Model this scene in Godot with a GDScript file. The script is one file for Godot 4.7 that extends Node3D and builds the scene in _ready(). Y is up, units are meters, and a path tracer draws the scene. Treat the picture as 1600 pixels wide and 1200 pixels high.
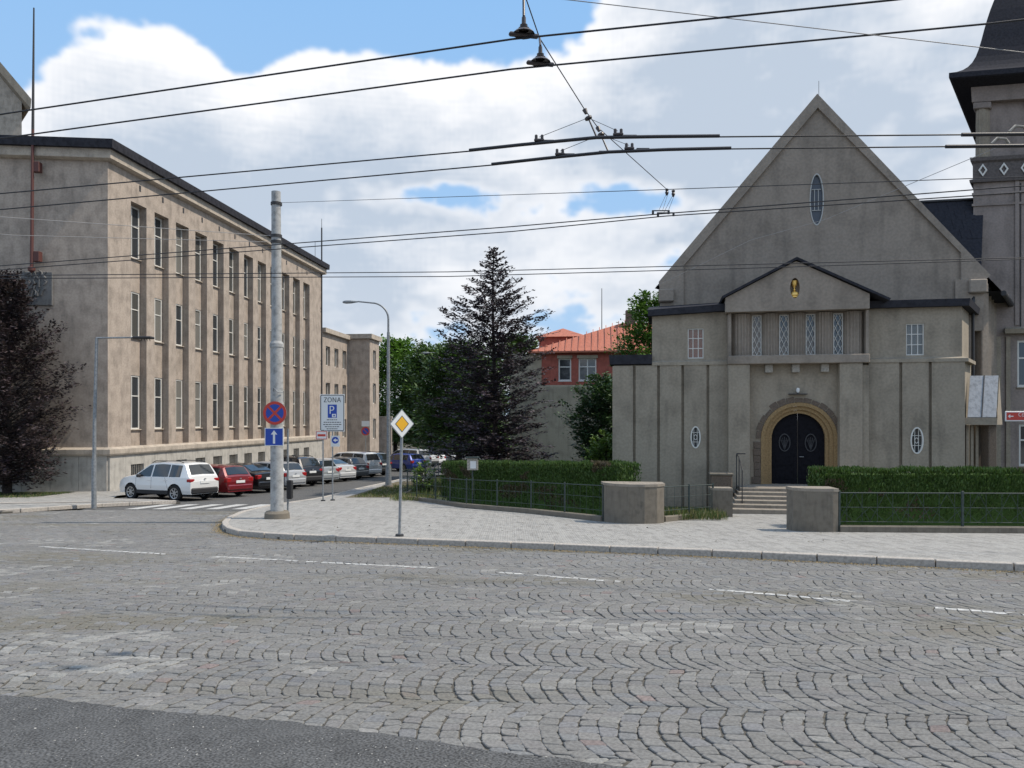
extends Node3D
# Street corner: a cobbled main street, a grey church with a tower, a long beige office building, parked cars, trolley wires.
# World: x to the right, -z away from the camera; "D" below is the distance away (D = -z). The ground falls away from the camera.

var M := {}
var T := {}
var used := {}
var rng := RandomNumberGenerator.new()

class B:
	var v := PackedVector3Array()
	var n := PackedVector3Array()
	var c := PackedColorArray()
	var col := Color.WHITE
	var xf := Transform3D.IDENTITY
	var sheared := false
	func put(p: Vector3, m: Vector3) -> void:
		v.append(xf * p); c.append(col)
		n.append(((xf.basis.inverse().transposed() if sheared else xf.basis) * m).normalized())
	func tri(a: Vector3, b: Vector3, d: Vector3, o: Vector3) -> void:
		var m := (d - a).cross(b - a)
		if m.length_squared() < 1e-14: return
		if m.dot(o) < 0.0:
			m = -m
			put(a, m); put(d, m); put(b, m)
		else:
			put(a, m); put(b, m); put(d, m)
	func stri(a: Vector3, b: Vector3, d: Vector3, na: Vector3, nb: Vector3, nd: Vector3) -> void:
		var m := (d - a).cross(b - a)
		if m.length_squared() < 1e-14: return
		if m.dot(na + nb + nd) < 0.0:
			put(a, na); put(d, nd); put(b, nb)
		else:
			put(a, na); put(b, nb); put(d, nd)
	func quad(a: Vector3, b: Vector3, d: Vector3, e: Vector3, o: Vector3) -> void:
		tri(a, b, d, o); tri(a, d, e, o)
	func box(ctr: Vector3, size: Vector3, bs := Basis.IDENTITY, bev := 0.0) -> B:
		var h := size * 0.5
		if bev <= 0.0:
			for ax in 3:
				for s in [-1.0, 1.0]:
					var p := []
					for q in [[-1, -1], [1, -1], [1, 1], [-1, 1]]:
						var w := Vector3.ZERO
						w[ax] = s * h[ax]; w[(ax + 1) % 3] = q[0] * h[(ax + 1) % 3]; w[(ax + 2) % 3] = q[1] * h[(ax + 2) % 3]
						p.append(ctr + bs * w)
					var o := Vector3.ZERO
					o[ax] = s
					quad(p[0], p[1], p[2], p[3], bs * o)
			return self
		var g := func(sg: Vector3, ax: int) -> Vector3:
			var w := Vector3.ZERO
			for k in 3: w[k] = sg[k] * (h[k] if k == ax else h[k] - bev)
			return ctr + bs * w
		for ax in 3:
			for s in [-1.0, 1.0]:
				var p := []
				for q in [[-1, -1], [1, -1], [1, 1], [-1, 1]]:
					var sg := Vector3.ZERO
					sg[ax] = s; sg[(ax + 1) % 3] = q[0]; sg[(ax + 2) % 3] = q[1]
					p.append(g.call(sg, ax))
				var o := Vector3.ZERO
				o[ax] = s
				quad(p[0], p[1], p[2], p[3], bs * o)
				var bx := (ax + 1) % 3
				var cx := (ax + 2) % 3
				for s2 in [-1.0, 1.0]:
					var s0 := Vector3.ZERO
					s0[ax] = s; s0[bx] = s2; s0[cx] = -1
					var s1 := s0
					s1[cx] = 1
					var oo := Vector3.ZERO
					oo[ax] = s; oo[bx] = s2
					quad(g.call(s0, ax), g.call(s1, ax), g.call(s1, bx), g.call(s0, bx), bs * oo)
		for a in [-1, 1]:
			for b in [-1, 1]:
				for d in [-1, 1]:
					var sg := Vector3(a, b, d)
					tri(g.call(sg, 0), g.call(sg, 1), g.call(sg, 2), bs * sg)
		return self
	func bar(p0: Vector3, p1: Vector3, w: float, d: float) -> B:
		var y := (p1 - p0).normalized()
		var x := y.cross(Vector3(0, 0, 1))
		if x.length() < 0.05: x = y.cross(Vector3(1, 0, 0))
		x = x.normalized()
		return box((p0 + p1) * 0.5, Vector3(w, p0.distance_to(p1), d), Basis(x, y, x.cross(y).normalized()))
	func tube(pts: Array, r0: float, r1 := -1.0, sides := 6, caps := true) -> B:
		if r1 < 0.0: r1 = r0
		var rings := []
		var nrm := []
		var up := Vector3(0.13, 0.31, 0.94)
		for i in pts.size():
			var d: Vector3 = (pts[mini(i + 1, pts.size() - 1)] - pts[maxi(i - 1, 0)]).normalized()
			if absf(d.dot(up)) > 0.95: up = Vector3(0.9, 0.2, 0.3)
			var x := up.cross(d).normalized()
			var y := d.cross(x).normalized()
			up = y
			var r := lerpf(r0, r1, float(i) / maxf(1.0, pts.size() - 1.0))
			var a := []
			var b := []
			for k in sides:
				var t := TAU * k / sides
				var m := x * cos(t) + y * sin(t)
				a.append(pts[i] + m * r); b.append(m)
			rings.append(a); nrm.append(b)
		for i in pts.size() - 1:
			for k in sides:
				var k2 := (k + 1) % sides
				stri(rings[i][k], rings[i][k2], rings[i + 1][k2], nrm[i][k], nrm[i][k2], nrm[i + 1][k2])
				stri(rings[i][k], rings[i + 1][k2], rings[i + 1][k], nrm[i][k], nrm[i + 1][k2], nrm[i + 1][k])
		if caps and sides > 3:
			var z := pts.size() - 1
			for k in range(1, sides - 1):
				tri(rings[0][0], rings[0][k], rings[0][k + 1], pts[0] - pts[1])
				tri(rings[z][0], rings[z][k], rings[z][k + 1], pts[z] - pts[z - 1])
		return self
	func lathe(prof: Array, ctr: Vector3, sides := 16, axis := Basis.IDENTITY, arc := TAU, flutes := 0, fd := 0.0) -> B:
		for i in prof.size() - 1:
			var a: Vector2 = prof[i]
			var b: Vector2 = prof[i + 1]
			var sl := Vector2(b.y - a.y, a.x - b.x).normalized()
			for k in sides:
				var p := []
				var m := []
				for q in [[a, k], [b, k], [b, k + 1], [a, k + 1]]:
					var t: float = arc * q[1] / sides
					var rr: float = q[0].x
					if flutes > 0: rr -= fd * (0.5 + 0.5 * cos(t * flutes))
					p.append(ctr + axis * Vector3(cos(t) * rr, q[0].y, sin(t) * rr))
					m.append(axis * Vector3(cos(t) * sl.x, sl.y, sin(t) * sl.x))
				if flutes > 0:
					quad(p[0], p[1], p[2], p[3], m[0] + m[2])
				else:
					stri(p[0], p[1], p[2], m[0], m[1], m[2]); stri(p[0], p[2], p[3], m[0], m[2], m[3])
		return self
	func prism(poly: PackedVector2Array, z0: float, z1: float, holes := []) -> B:
		var parts := [poly]
		if holes.size() > 0:
			var cuts := []
			for h in holes:
				var cx := 0.0
				for p in h: cx += p.x
				cuts.append(cx / h.size())
			cuts.sort()
			cuts = [-1e4] + cuts + [1e4]
			parts = []
			for i in cuts.size() - 1:
				if cuts[i + 1] - cuts[i] < 1e-4: continue
				var strip := PackedVector2Array([Vector2(cuts[i], -1e4), Vector2(cuts[i + 1], -1e4), Vector2(cuts[i + 1], 1e4), Vector2(cuts[i], 1e4)])
				var got := Geometry2D.intersect_polygons(poly, strip)
				for h in holes:
					var nxt := []
					for g in got:
						for r in Geometry2D.clip_polygons(g, h): nxt.append(r)
					got.assign(nxt)
				for g in got: parts.append(g)
		for g in parts:
			var idx := Geometry2D.triangulate_polygon(g)
			for i in range(0, idx.size(), 3):
				var a: Vector2 = g[idx[i]]
				var b: Vector2 = g[idx[i + 1]]
				var d: Vector2 = g[idx[i + 2]]
				tri(Vector3(a.x, a.y, z1), Vector3(b.x, b.y, z1), Vector3(d.x, d.y, z1), Vector3(0, 0, z1 - z0))
				tri(Vector3(a.x, a.y, z0), Vector3(b.x, b.y, z0), Vector3(d.x, d.y, z0), Vector3(0, 0, z0 - z1))
		wall_of(poly, z0, z1, 1.0)
		for h in holes: wall_of(h, z0, z1, -1.0)
		return self
	func wall_of(poly: PackedVector2Array, z0: float, z1: float, sgn: float) -> void:
		if Geometry2D.is_polygon_clockwise(poly): sgn = -sgn
		for i in poly.size():
			var a := poly[i]
			var b := poly[(i + 1) % poly.size()]
			var o := Vector3(b.y - a.y, a.x - b.x, 0) * sgn
			quad(Vector3(a.x, a.y, z0), Vector3(b.x, b.y, z0), Vector3(b.x, b.y, z1), Vector3(a.x, a.y, z1), o)
	func ring(o: PackedVector2Array, i: PackedVector2Array, z0: float, z1: float) -> B:
		for k in o.size():
			var k2 := (k + 1) % o.size()
			for z in [z0, z1]:
				quad(Vector3(o[k].x, o[k].y, z), Vector3(o[k2].x, o[k2].y, z), Vector3(i[k2].x, i[k2].y, z), Vector3(i[k].x, i[k].y, z), Vector3(0, 0, 1 if z == maxf(z0, z1) else -1))
			var od := Vector3(o[k].x - i[k].x, o[k].y - i[k].y, 0)
			quad(Vector3(o[k].x, o[k].y, z0), Vector3(o[k2].x, o[k2].y, z0), Vector3(o[k2].x, o[k2].y, z1), Vector3(o[k].x, o[k].y, z1), od)
			quad(Vector3(i[k].x, i[k].y, z0), Vector3(i[k2].x, i[k2].y, z0), Vector3(i[k2].x, i[k2].y, z1), Vector3(i[k].x, i[k].y, z1), -od)
		return self
	func sweep(path: Array, prof: PackedVector2Array, closed := false) -> B:
		# prof: (outwards to the right of travel, up)
		var cnt := path.size()
		var rows := []
		for i in cnt:
			var d0: Vector3 = path[i] - path[(i - 1 + cnt) % cnt] if i > 0 or closed else path[1] - path[0]
			var d1: Vector3 = path[(i + 1) % cnt] - path[i] if i < cnt - 1 or closed else path[i] - path[i - 1]
			d0.y = 0; d1.y = 0
			var r0 := d0.normalized().cross(Vector3.UP)
			var r1 := d1.normalized().cross(Vector3.UP)
			var m := (r0 + r1) / (1.0 + r0.dot(r1))
			var row := []
			for q in prof: row.append(path[i] + m * q.x + Vector3.UP * q.y)
			rows.append(row)
		var ctr2 := Vector2.ZERO
		for q in prof: ctr2 += q / prof.size()
		for i in (cnt if closed else cnt - 1):
			var j := (i + 1) % cnt
			var dir: Vector3 = (path[j] - path[i])
			dir.y = 0
			var rt := dir.normalized().cross(Vector3.UP)
			for k in prof.size():
				var k2 := (k + 1) % prof.size()
				var e := prof[k2] - prof[k]
				var on := Vector2(e.y, -e.x)
				if Geometry2D.is_polygon_clockwise(prof): on = -on
				quad(rows[i][k], rows[j][k], rows[j][k2], rows[i][k2], rt * on.x + Vector3.UP * on.y)
		if not closed:
			var idx := Geometry2D.triangulate_polygon(prof)
			for i in range(0, idx.size(), 3):
				tri(rows[0][idx[i]], rows[0][idx[i + 1]], rows[0][idx[i + 2]], path[0] - path[1])
				tri(rows[cnt - 1][idx[i]], rows[cnt - 1][idx[i + 1]], rows[cnt - 1][idx[i + 2]], path[cnt - 1] - path[cnt - 2])
		return self
	func mesh() -> ArrayMesh:
		var a := []
		a.resize(Mesh.ARRAY_MAX)
		a[Mesh.ARRAY_VERTEX] = v; a[Mesh.ARRAY_NORMAL] = n; a[Mesh.ARRAY_COLOR] = c
		var m := ArrayMesh.new()
		m.add_surface_from_arrays(Mesh.PRIMITIVE_TRIANGLES, a)
		return m

# ---------------------------------------------------------------- nodes and names
func mi(called: String, b, mat: Material, parent: Node = null) -> MeshInstance3D:
	var o := MeshInstance3D.new()
	o.mesh = b.mesh() if b is B else b
	o.material_override = mat
	o.cast_shadow = GeometryInstance3D.SHADOW_CASTING_SETTING_ON
	if parent == null:
		o.name = numbered(called); add_child(o)
	else:
		o.name = called; parent.add_child(o, true)
	return o
func numbered(called: String) -> String:
	used[called] = used.get(called, -1) + 1
	return called if used[called] == 0 else "%s_%03d" % [called, used[called]]
func thing(called: String, label: String, cat: String, at := Vector3.ZERO, group := "") -> Node3D:
	var o := Node3D.new()
	o.name = numbered(called); add_child(o); o.position = at
	return tag(o, label, cat, group)
func tag(o, label := "", cat := "", group := "", kind := ""):
	if label: o.set_meta("label", label)
	if cat: o.set_meta("category", cat)
	if group: o.set_meta("group", group)
	if kind: o.set_meta("kind", kind)
	return o
func ground(called: String, b, mat: Material, label: String, cat: String, kind := "structure") -> MeshInstance3D:
	return tag(mi(called, b, mat), label, cat, "", kind)

# ---------------------------------------------------------------- the lie of the land
func gy(d: float) -> float:
	if d <= 34.0: return -0.05 * d
	if d <= 160.0: return -1.7 - 0.025 * (d - 34.0)
	return -4.85
func w3(x: float, d: float, h := 0.0) -> Vector3:
	return Vector3(x, gy(d) + h, -d)
func pv(a: Array) -> PackedVector2Array:
	var p := PackedVector2Array()
	for i in range(0, a.size(), 2): p.append(Vector2(a[i], a[i + 1]))
	return p
func sheet(poly: PackedVector2Array, h: float) -> B:
	var b := B.new()
	for band in [[-200.0, 34.0], [34.0, 160.0], [160.0, 3000.0]]:
		var strip := pv([-3000, band[0], 3000, band[0], 3000, band[1], -3000, band[1]])
		for g in Geometry2D.intersect_polygons(poly, strip):
			var idx := Geometry2D.triangulate_polygon(g)
			for i in range(0, idx.size(), 3):
				var p := []
				for k in 3: p.append(w3(g[idx[i + k]].x, g[idx[i + k]].y, h))
				b.tri(p[0], p[1], p[2], Vector3.UP)
	return b
func ell(cx: float, cy: float, rx: float, ry: float, cnt := 24) -> PackedVector2Array:
	var p := PackedVector2Array()
	for i in cnt: p.append(Vector2(cx + rx * cos(TAU * i / cnt), cy + ry * sin(TAU * i / cnt)))
	return p
func rect(x0: float, y0: float, x1: float, y1: float) -> PackedVector2Array:
	return pv([x0, y0, x1, y0, x1, y1, x0, y1])
func arch(cx: float, y0: float, yc: float, r: float, cnt := 20) -> PackedVector2Array:
	var p := pv([cx - r, y0, cx + r, y0])
	for i in cnt + 1: p.append(Vector2(cx + r * cos(PI * i / cnt), yc + r * sin(PI * i / cnt)))
	return p

# ---------------------------------------------------------------- materials
func srgb(c: Color) -> Color:
	return c.linear_to_srgb()
func layered(size: int, layers: Array, base: float, sd: int) -> ImageTexture:
	# grey multiplier texture: base minus the sum of layers [frequency, octaves, amount, threshold, vertical stretch]
	var imgs := []
	for i in layers.size():
		var fn := FastNoiseLite.new()
		fn.seed = sd + i * 17; fn.frequency = layers[i][0]; fn.fractal_octaves = layers[i][1]
		fn.noise_type = FastNoiseLite.TYPE_SIMPLEX_SMOOTH
		var st: int = layers[i][4] if layers[i].size() > 4 else 1
		var im := fn.get_seamless_image(size, size / st, false, false, 0.15, true)
		im.convert(Image.FORMAT_L8)
		if st > 1: im.resize(size, size, Image.INTERPOLATE_CUBIC)
		imgs.append(im.get_data())
	var out := PackedByteArray()
	out.resize(size * size)
	for k in size * size:
		var x := base
		for i in layers.size():
			var q: float = imgs[i][k] / 255.0
			var th: float = layers[i][3]
			x -= layers[i][2] * (maxf(0.0, q - th) / (1.0 - th))
		out[k] = int(clampf(x, 0.0, 1.0) * 255.0)
	return ImageTexture.create_from_image(Image.create_from_data(size, size, false, Image.FORMAT_L8, out))
func mosaic(size: int, cells: int, sd: int) -> Array:
	# small mosaic setts seen from afar: tone per stone, darker joints; returns [tone, height]
	var r := RandomNumberGenerator.new()
	r.seed = sd
	var px := []
	var tone := []
	for i in cells * cells:
		px.append(Vector2(0.5 + r.randf_range(-0.28, 0.28), 0.5 + r.randf_range(-0.28, 0.28)))
		tone.append(r.randf_range(0.9, 1.0))
	var a := PackedByteArray()
	var h := PackedByteArray()
	a.resize(size * size); h.resize(size * size)
	var s := float(cells) / size
	for y in size:
		for x in size:
			var u := x * s
			var w := y * s
			var iu := int(u)
			var iw := int(w)
			var d1 := 9.0
			var d2 := 9.0
			var best := 0
			for j in range(-1, 2):
				for i in range(-1, 2):
					var id := ((iw + j + cells) % cells) * cells + (iu + i + cells) % cells
					var p: Vector2 = px[id]
					var dd := maxf(absf(iu + i + p.x - u), absf(iw + j + p.y - w))
					if dd < d1: d2 = d1; d1 = dd; best = id
					elif dd < d2: d2 = dd
			var e := clampf((d2 - d1) / 0.16, 0.0, 1.0)
			a[y * size + x] = int(255.0 * tone[best] * lerpf(0.76, 1.0, e))
			h[y * size + x] = int(255.0 * e)
	return [ImageTexture.create_from_image(Image.create_from_data(size, size, false, Image.FORMAT_L8, a)), ImageTexture.create_from_image(Image.create_from_data(size, size, false, Image.FORMAT_L8, h))]
func mat(key: String, c: Color, rough := 0.9, tex = null, scale := 0.5, bump := 0.0, metal := 0.0, world := true) -> StandardMaterial3D:
	var m := StandardMaterial3D.new()
	m.albedo_color = srgb(c); m.albedo_color.a = c.a; m.roughness = rough; m.metallic = metal
	if tex != null:
		m.albedo_texture = tex
		m.uv1_triplanar = true; m.uv1_world_triplanar = world
		m.uv1_scale = Vector3.ONE * scale
		if bump > 0.0:
			m.heightmap_enabled = true; m.heightmap_scale = bump; m.heightmap_texture = tex
	M[key] = m
	return m
func make_materials() -> void:
	T.plaster = layered(512, [[0.012, 4, 0.16, 0.35], [0.09, 3, 0.10, 0.3], [0.03, 3, 0.12, 0.55, 4]], 1.0, 3)
	T.stain = layered(512, [[0.008, 5, 0.13, 0.45], [0.1, 3, 0.12, 0.2], [0.02, 4, 0.12, 0.5, 8]], 1.0, 11)
	T.stone = layered(512, [[0.03, 4, 0.22, 0.3], [0.2, 3, 0.26, 0.2]], 1.0, 29)
	T.grit = layered(512, [[0.32, 2, 0.75, 0.35], [0.02, 3, 0.14, 0.3]], 1.0, 41)
	T.metal = layered(256, [[0.03, 4, 0.25, 0.4], [0.12, 2, 0.1, 0.3]], 1.0, 53)
	var mo := mosaic(512, 42, 7)
	mat("school", Color(0.43, 0.362, 0.302), 0.92, T.plaster, 0.16)
	mat("school_trim", Color(0.47, 0.41, 0.34), 0.9, T.plaster, 0.25)
	mat("plinth", Color(0.47, 0.45, 0.41), 0.85, T.stain, 0.35)
	mat("roof_sheet", Color(0.042, 0.043, 0.052), 0.8, T.metal, 0.4)
	mat("slate", Color(0.05, 0.051, 0.062), 0.92, T.stone, 0.5)
	mat("church", Color(0.365, 0.315, 0.247), 0.95, T.stain, 0.17)
	mat("cement", Color(0.335, 0.284, 0.234), 0.95, T.stain, 0.14)
	mat("frieze", Color(0.17, 0.148, 0.14), 0.95, T.stone, 0.5)
	mat("tower", Color(0.32, 0.27, 0.244), 0.95, T.stain, 0.17)
	mat("sandstone", Color(0.41, 0.275, 0.13), 0.85, T.stone, 0.8)
	mat("voussoir", Color(0.2, 0.155, 0.12), 0.95, T.stone, 0.9)
	mat("concrete", Color(0.2, 0.175, 0.14), 0.95, T.stain, 0.9, 0.6)
	mat("step", Color(0.3, 0.262, 0.215), 0.9, T.stain, 0.8)
	mat("pale_stone", Color(0.5, 0.46, 0.4), 0.9, T.stone, 0.9)
	mat("kerb", Color(0.56, 0.515, 0.46), 0.85, T.stone, 0.9)
	mat("road_paint", Color(0.66, 0.66, 0.64), 0.8, T.stone, 0.7)
	mat("white_paint", Color(0.72, 0.72, 0.7), 0.5)
	mat("frame_white", Color(0.66, 0.65, 0.61), 0.5)
	mat("frame_grey", Color(0.42, 0.42, 0.4), 0.6)
	mat("glass", Color(0.035, 0.04, 0.045), 0.06)
	M.glass.metallic_specular = 0.7
	mat("glass_school", Color(0.075, 0.075, 0.07), 0.12)  # albedo raised to paint in the reflection of sky and trees
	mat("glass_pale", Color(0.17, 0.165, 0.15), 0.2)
	mat("glass_clear", Color(0.1, 0.11, 0.12, 0.1), 0.03)
	M.glass_clear.transparency = BaseMaterial3D.TRANSPARENCY_ALPHA
	mat("glass_blue", Color(0.05, 0.068, 0.095), 0.3)
	mat("curtain", Color(0.3, 0.28, 0.24), 0.9)
	mat("curtain_red", Color(0.3, 0.1, 0.06), 0.9)
	mat("door", Color(0.012, 0.012, 0.016), 0.75, T.metal, 0.9)
	mat("door_ornament", Color(0.03, 0.032, 0.038), 0.5)
	mat("iron", Color(0.03, 0.03, 0.032), 0.6)
	mat("fence", Color(0.045, 0.065, 0.06), 0.6, T.metal, 1.5)
	mat("wire", Color(0.022, 0.022, 0.026), 0.5)
	mat("wire_light", Color(0.3, 0.29, 0.28), 0.5)
	mat("insulator", Color(0.055, 0.045, 0.045), 0.4)
	mat("galvanised", Color(0.3, 0.32, 0.335), 0.5, T.metal, 1.2, 0.0, 0.35)
	mat("pole_grey", Color(0.4, 0.405, 0.4), 0.7, T.metal, 0.6)
	mat("gold", Color(0.85, 0.55, 0.16), 0.35, null, 1.0, 0.0, 0.6)
	mat("red_pole", Color(0.1, 0.034, 0.028), 0.6)
	mat("relief", Color(0.17, 0.17, 0.168), 0.8, T.stain, 0.9)
	mat("red_wall", Color(0.42, 0.12, 0.09), 0.9, T.plaster, 0.3)
	mat("red_roof", Color(0.5, 0.165, 0.1), 0.7, T.plaster, 0.5)
	mat("house_grey", Color(0.46, 0.405, 0.32), 0.95, T.stain, 0.25)
	mat("sheet_metal", Color(0.33, 0.34, 0.35), 0.4, T.metal, 0.8, 0.0, 0.5)
	mat("sign_blue", Color(0.012, 0.06, 0.36), 0.4)
	mat("sign_red", Color(0.5, 0.045, 0.03), 0.4)
	mat("sign_yellow", Color(0.75, 0.4, 0.02), 0.4)
	mat("sign_white", Color(0.7, 0.71, 0.7), 0.4)
	mat("sign_dark", Color(0.03, 0.035, 0.04), 0.5)
	mat("asphalt", Color(0.125, 0.127, 0.128), 0.92, T.grit, 0.27, 0.7)
	mat("asphalt_street", Color(0.15, 0.15, 0.147), 0.92, T.grit, 0.6, 0.3)
	mat("joint", Color(0.15, 0.14, 0.12), 1.0, T.grit, 0.9)
	mat("soil", Color(0.12, 0.1, 0.07), 1.0, T.grit, 0.5)
	mat("lawn", Color(0.06, 0.085, 0.03), 1.0, T.grit, 0.7)
	mat("bark", Color(0.06, 0.048, 0.042), 0.95, T.stone, 1.5)
	mat("tyre", Color(0.012, 0.012, 0.013), 0.85)
	mat("rim", Color(0.4, 0.41, 0.42), 0.3, null, 1.0, 0.0, 0.7)
	mat("trim_black", Color(0.018, 0.018, 0.02), 0.6)
	mat("tail_red", Color(0.3, 0.012, 0.014), 0.2)
	mat("lamp_clear", Color(0.6, 0.62, 0.64), 0.15)
	var m := mat("cobble", Color(1, 1, 1), 0.8, T.stone, 1.7, 0.4)
	m.vertex_color_use_as_albedo = true
	m = mat("mosaic", Color(0.44, 0.43, 0.405), 0.9, mo[0], 0.46)
	m.heightmap_enabled = true; m.heightmap_scale = 0.8; m.heightmap_texture = mo[1]
	m.detail_enabled = true; m.detail_blend_mode = BaseMaterial3D.BLEND_MODE_MUL; m.detail_albedo = T.stain
	m.uv2_triplanar = true; m.uv2_world_triplanar = true; m.uv2_scale = Vector3.ONE * 0.11
	m = mat("leaf", Color(1, 1, 1), 0.6)
	m.vertex_color_use_as_albedo = true
	m.backlight_enabled = true; m.backlight = Color(0.6, 0.62, 0.5)
	m.cull_mode = BaseMaterial3D.CULL_DISABLED
	for q in ["slate", "roof_sheet", "door"]: M[q].metallic_specular = 0.2
	mat("hedge_core", Color(0.055, 0.105, 0.02), 1.0)
	mat("verge", Color(0.2, 0.17, 0.1), 1.0, T.grit, 0.6)
	mat("car_glass", Color(0.02, 0.024, 0.027), 0.04)
	M.car_glass.metallic_specular = 0.8
func paint(c: Color, rough := 0.35) -> StandardMaterial3D:
	var m := StandardMaterial3D.new()
	m.albedo_color = srgb(c); m.roughness = rough; m.metallic = 0.15
	m.clearcoat_enabled = true; m.clearcoat = 0.8; m.clearcoat_roughness = 0.05
	return m

# ---------------------------------------------------------------- sky
func make_sky() -> Sky:
	var fw := 2048
	var fh := 1024
	var big := FastNoiseLite.new()
	big.seed = 5; big.frequency = 1.0; big.fractal_octaves = 6; big.fractal_gain = 0.52; big.noise_type = FastNoiseLite.TYPE_SIMPLEX_SMOOTH
	var fine := FastNoiseLite.new()
	fine.seed = 15; fine.frequency = 3.4; fine.fractal_octaves = 5; fine.fractal_gain = 0.55; fine.noise_type = FastNoiseLite.TYPE_SIMPLEX_SMOOTH
	# cloud masses: azimuth, elevation, half widths, weight
	var blobs := [[-25.5, 19.5, 9.0, 6.5, 0.85], [-8.5, 22.0, 10.0, 5.5, 0.85], [13.0, 24.0, 12.0, 8.0, 0.9], [0.0, 17.0, 34.0, 5.0, 0.36], [28.0, 22.0, 8.0, 6.0, 0.6], [-12.0, 12.5, 6.0, 2.5, 0.5], [8.0, 10.0, 26.0, 3.5, 0.5], [-4.5, 16.2, 4.6, 1.6, -0.62], [-22.0, 15.0, 3.0, 1.4, -0.3], [9.0, 16.0, 5.5, 1.6, -0.5], [-12.0, 16.5, 7.0, 1.6, -0.42], [2.0, 20.0, 6.0, 1.5, -0.35], [15.0, 11.0, 7.0, 1.5, -0.4], [-6.0, 29.5, 15.0, 4.8, -1.1], [-26.0, 29.5, 15.0, 5.6, -1.2], [-34.5, 23.0, 3.4, 6.0, -0.9], [-19.2, 24.2, 2.6, 2.6, -0.7], [27.0, 28.0, 5.0, 1.5, -0.8], [20.0, 14.0, 5.0, 1.6, -0.4]]
	var cloud := func(az: float, el: float) -> float:
		var ca := cos(deg_to_rad(az)); var sa := sin(deg_to_rad(az))
		var ce := cos(deg_to_rad(el)); var se := sin(deg_to_rad(el))
		var p := Vector3(sa * ce, se * 1.7, -ca * ce) * 2.4
		var d := 0.17 + 0.62 * big.get_noise_3dv(p) + 0.34 * (0.35 - absf(fine.get_noise_3dv(p * 1.6)))
		if absf(az) < 60.0 and el < 45.0:
			for b in blobs:
				var q := Vector2((az - b[0]) / b[2], (el - b[1]) / b[3]).length_squared()
				if q < 4.0: d += b[4] * exp(-q * 1.2)
		return d
	var data := PackedFloat32Array()
	data.resize(fw * fh * 3)
	# a coarse field of density, read at a higher elevation for what lies in a cloud's own shade
	var gh := 256
	var gw := 1024
	var field := PackedFloat32Array()
	field.resize(gw * gh)
	for j in gh:
		for i in gw:
			field[j * gw + i] = cloud.call(wrapf((i + 0.5) / gw * 360.0, -180.0, 180.0), 90.0 - (j + 0.5) / gh * 90.0)
	for j in fh:
		var el := 90.0 - (j + 0.5) / fh * 180.0
		var up := clampf(sin(deg_to_rad(el)), 0.0, 1.0)
		var clear := Color(0.42, 0.55, 0.68).lerp(Color(0.15, 0.35, 0.66), clampf(pow(up, 0.55) * 1.12, 0.0, 1.0))
		for i in fw:
			var k := (j * fw + i) * 3
			var c := Color(0.22, 0.22, 0.21)
			if el > -1.0:
				var az := (i + 0.5) / fw * 360.0
				if az > 180.0: az -= 360.0
				var gj := int((90.0 - maxf(el, 0.1)) / 90.0 * gh)
				var gi := i * gw / fw
				var rough: float = field[mini(gj, gh - 1) * gw + gi]
				var d: float = rough
				if rough > -0.1 and absf(az) < 50.0 and el < 40.0: d = cloud.call(az, maxf(el, 0.0))
				var above := 0.0
				for s in [5, 11, 18]: above += clampf(field[clampi(gj - s, 0, gh - 1) * gw + gi] - 0.1, 0.0, 0.8)
				var puff := clampf((d - rough) * 2.2, -0.3, 0.3)
				var shade := clampf(above / 1.95 - puff + 0.7 * big.get_noise_3d(az * 0.09, el * 0.2, 3.0) + 0.05, 0.0, 1.0) * clampf((d - 0.15) / 0.4, 0.0, 1.0)
				var white := Color(0.76, 0.765, 0.785).lerp(Color(0.40, 0.465, 0.555), shade)
				white = white.lerp(Color(0.58, 0.615, 0.665), clampf(1.0 - el / 12.0, 0.0, 1.0) * 0.5)
				c = clear.lerp(white, smoothstep(0.17, 0.34, d))
			data[k] = c.r; data[k + 1] = c.g; data[k + 2] = c.b
	var img := Image.create_from_data(fw, fh, false, Image.FORMAT_RGBF, data.to_byte_array())
	var pm := PanoramaSkyMaterial.new()
	pm.panorama = ImageTexture.create_from_image(img)
	var sky := Sky.new()
	sky.sky_material = pm
	return sky

func _ready() -> void:
	rng.seed = 20240
	# camera: eye 1.75 m above the ground it stands on, level, lens shifted up a little
	var cam := Camera3D.new()
	cam.name = "camera"; add_child(cam)
	cam.position = Vector3(0, 1.75, 0)
	cam.set_frustum(0.05, Vector2(0, 0.05 * 55.0 / 1200.0), 0.05, 4000.0)
	cam.current = true
	var env := Environment.new()
	env.background_mode = Environment.BG_SKY
	env.sky = make_sky()
	env.tonemap_mode = Environment.TONE_MAPPER_LINEAR
	env.tonemap_exposure = 1.35
	env.sdfgi_enabled = true; env.ssao_enabled = true; env.ssil_enabled = true
	var we := WorldEnvironment.new()
	we.name = "world_environment"; we.environment = env; add_child(we)
	# sun: high, from the right and slightly from behind the church
	var sun := DirectionalLight3D.new()
	sun.name = "sun"; add_child(sun)
	sun.look_at_from_position(Vector3(0.58, 0.82, 0.0) * 50.0, Vector3.ZERO)
	sun.light_color = Color(1.0, 0.955, 0.89); sun.light_energy = 1.0; sun.light_angular_distance = 1.0; sun.shadow_enabled = true
	make_materials()
	print("materials")
	make_ground()
	print("ground")
	make_cobbles()
	print("cobbles")
	make_school()
	make_church()
	make_tower()
	make_far_buildings()
	print("buildings")
	make_fences()
	make_trees()
	print("trees")
	make_cars()
	make_street_furniture()
	make_wires()
	make_litter()
	print("done")

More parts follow.
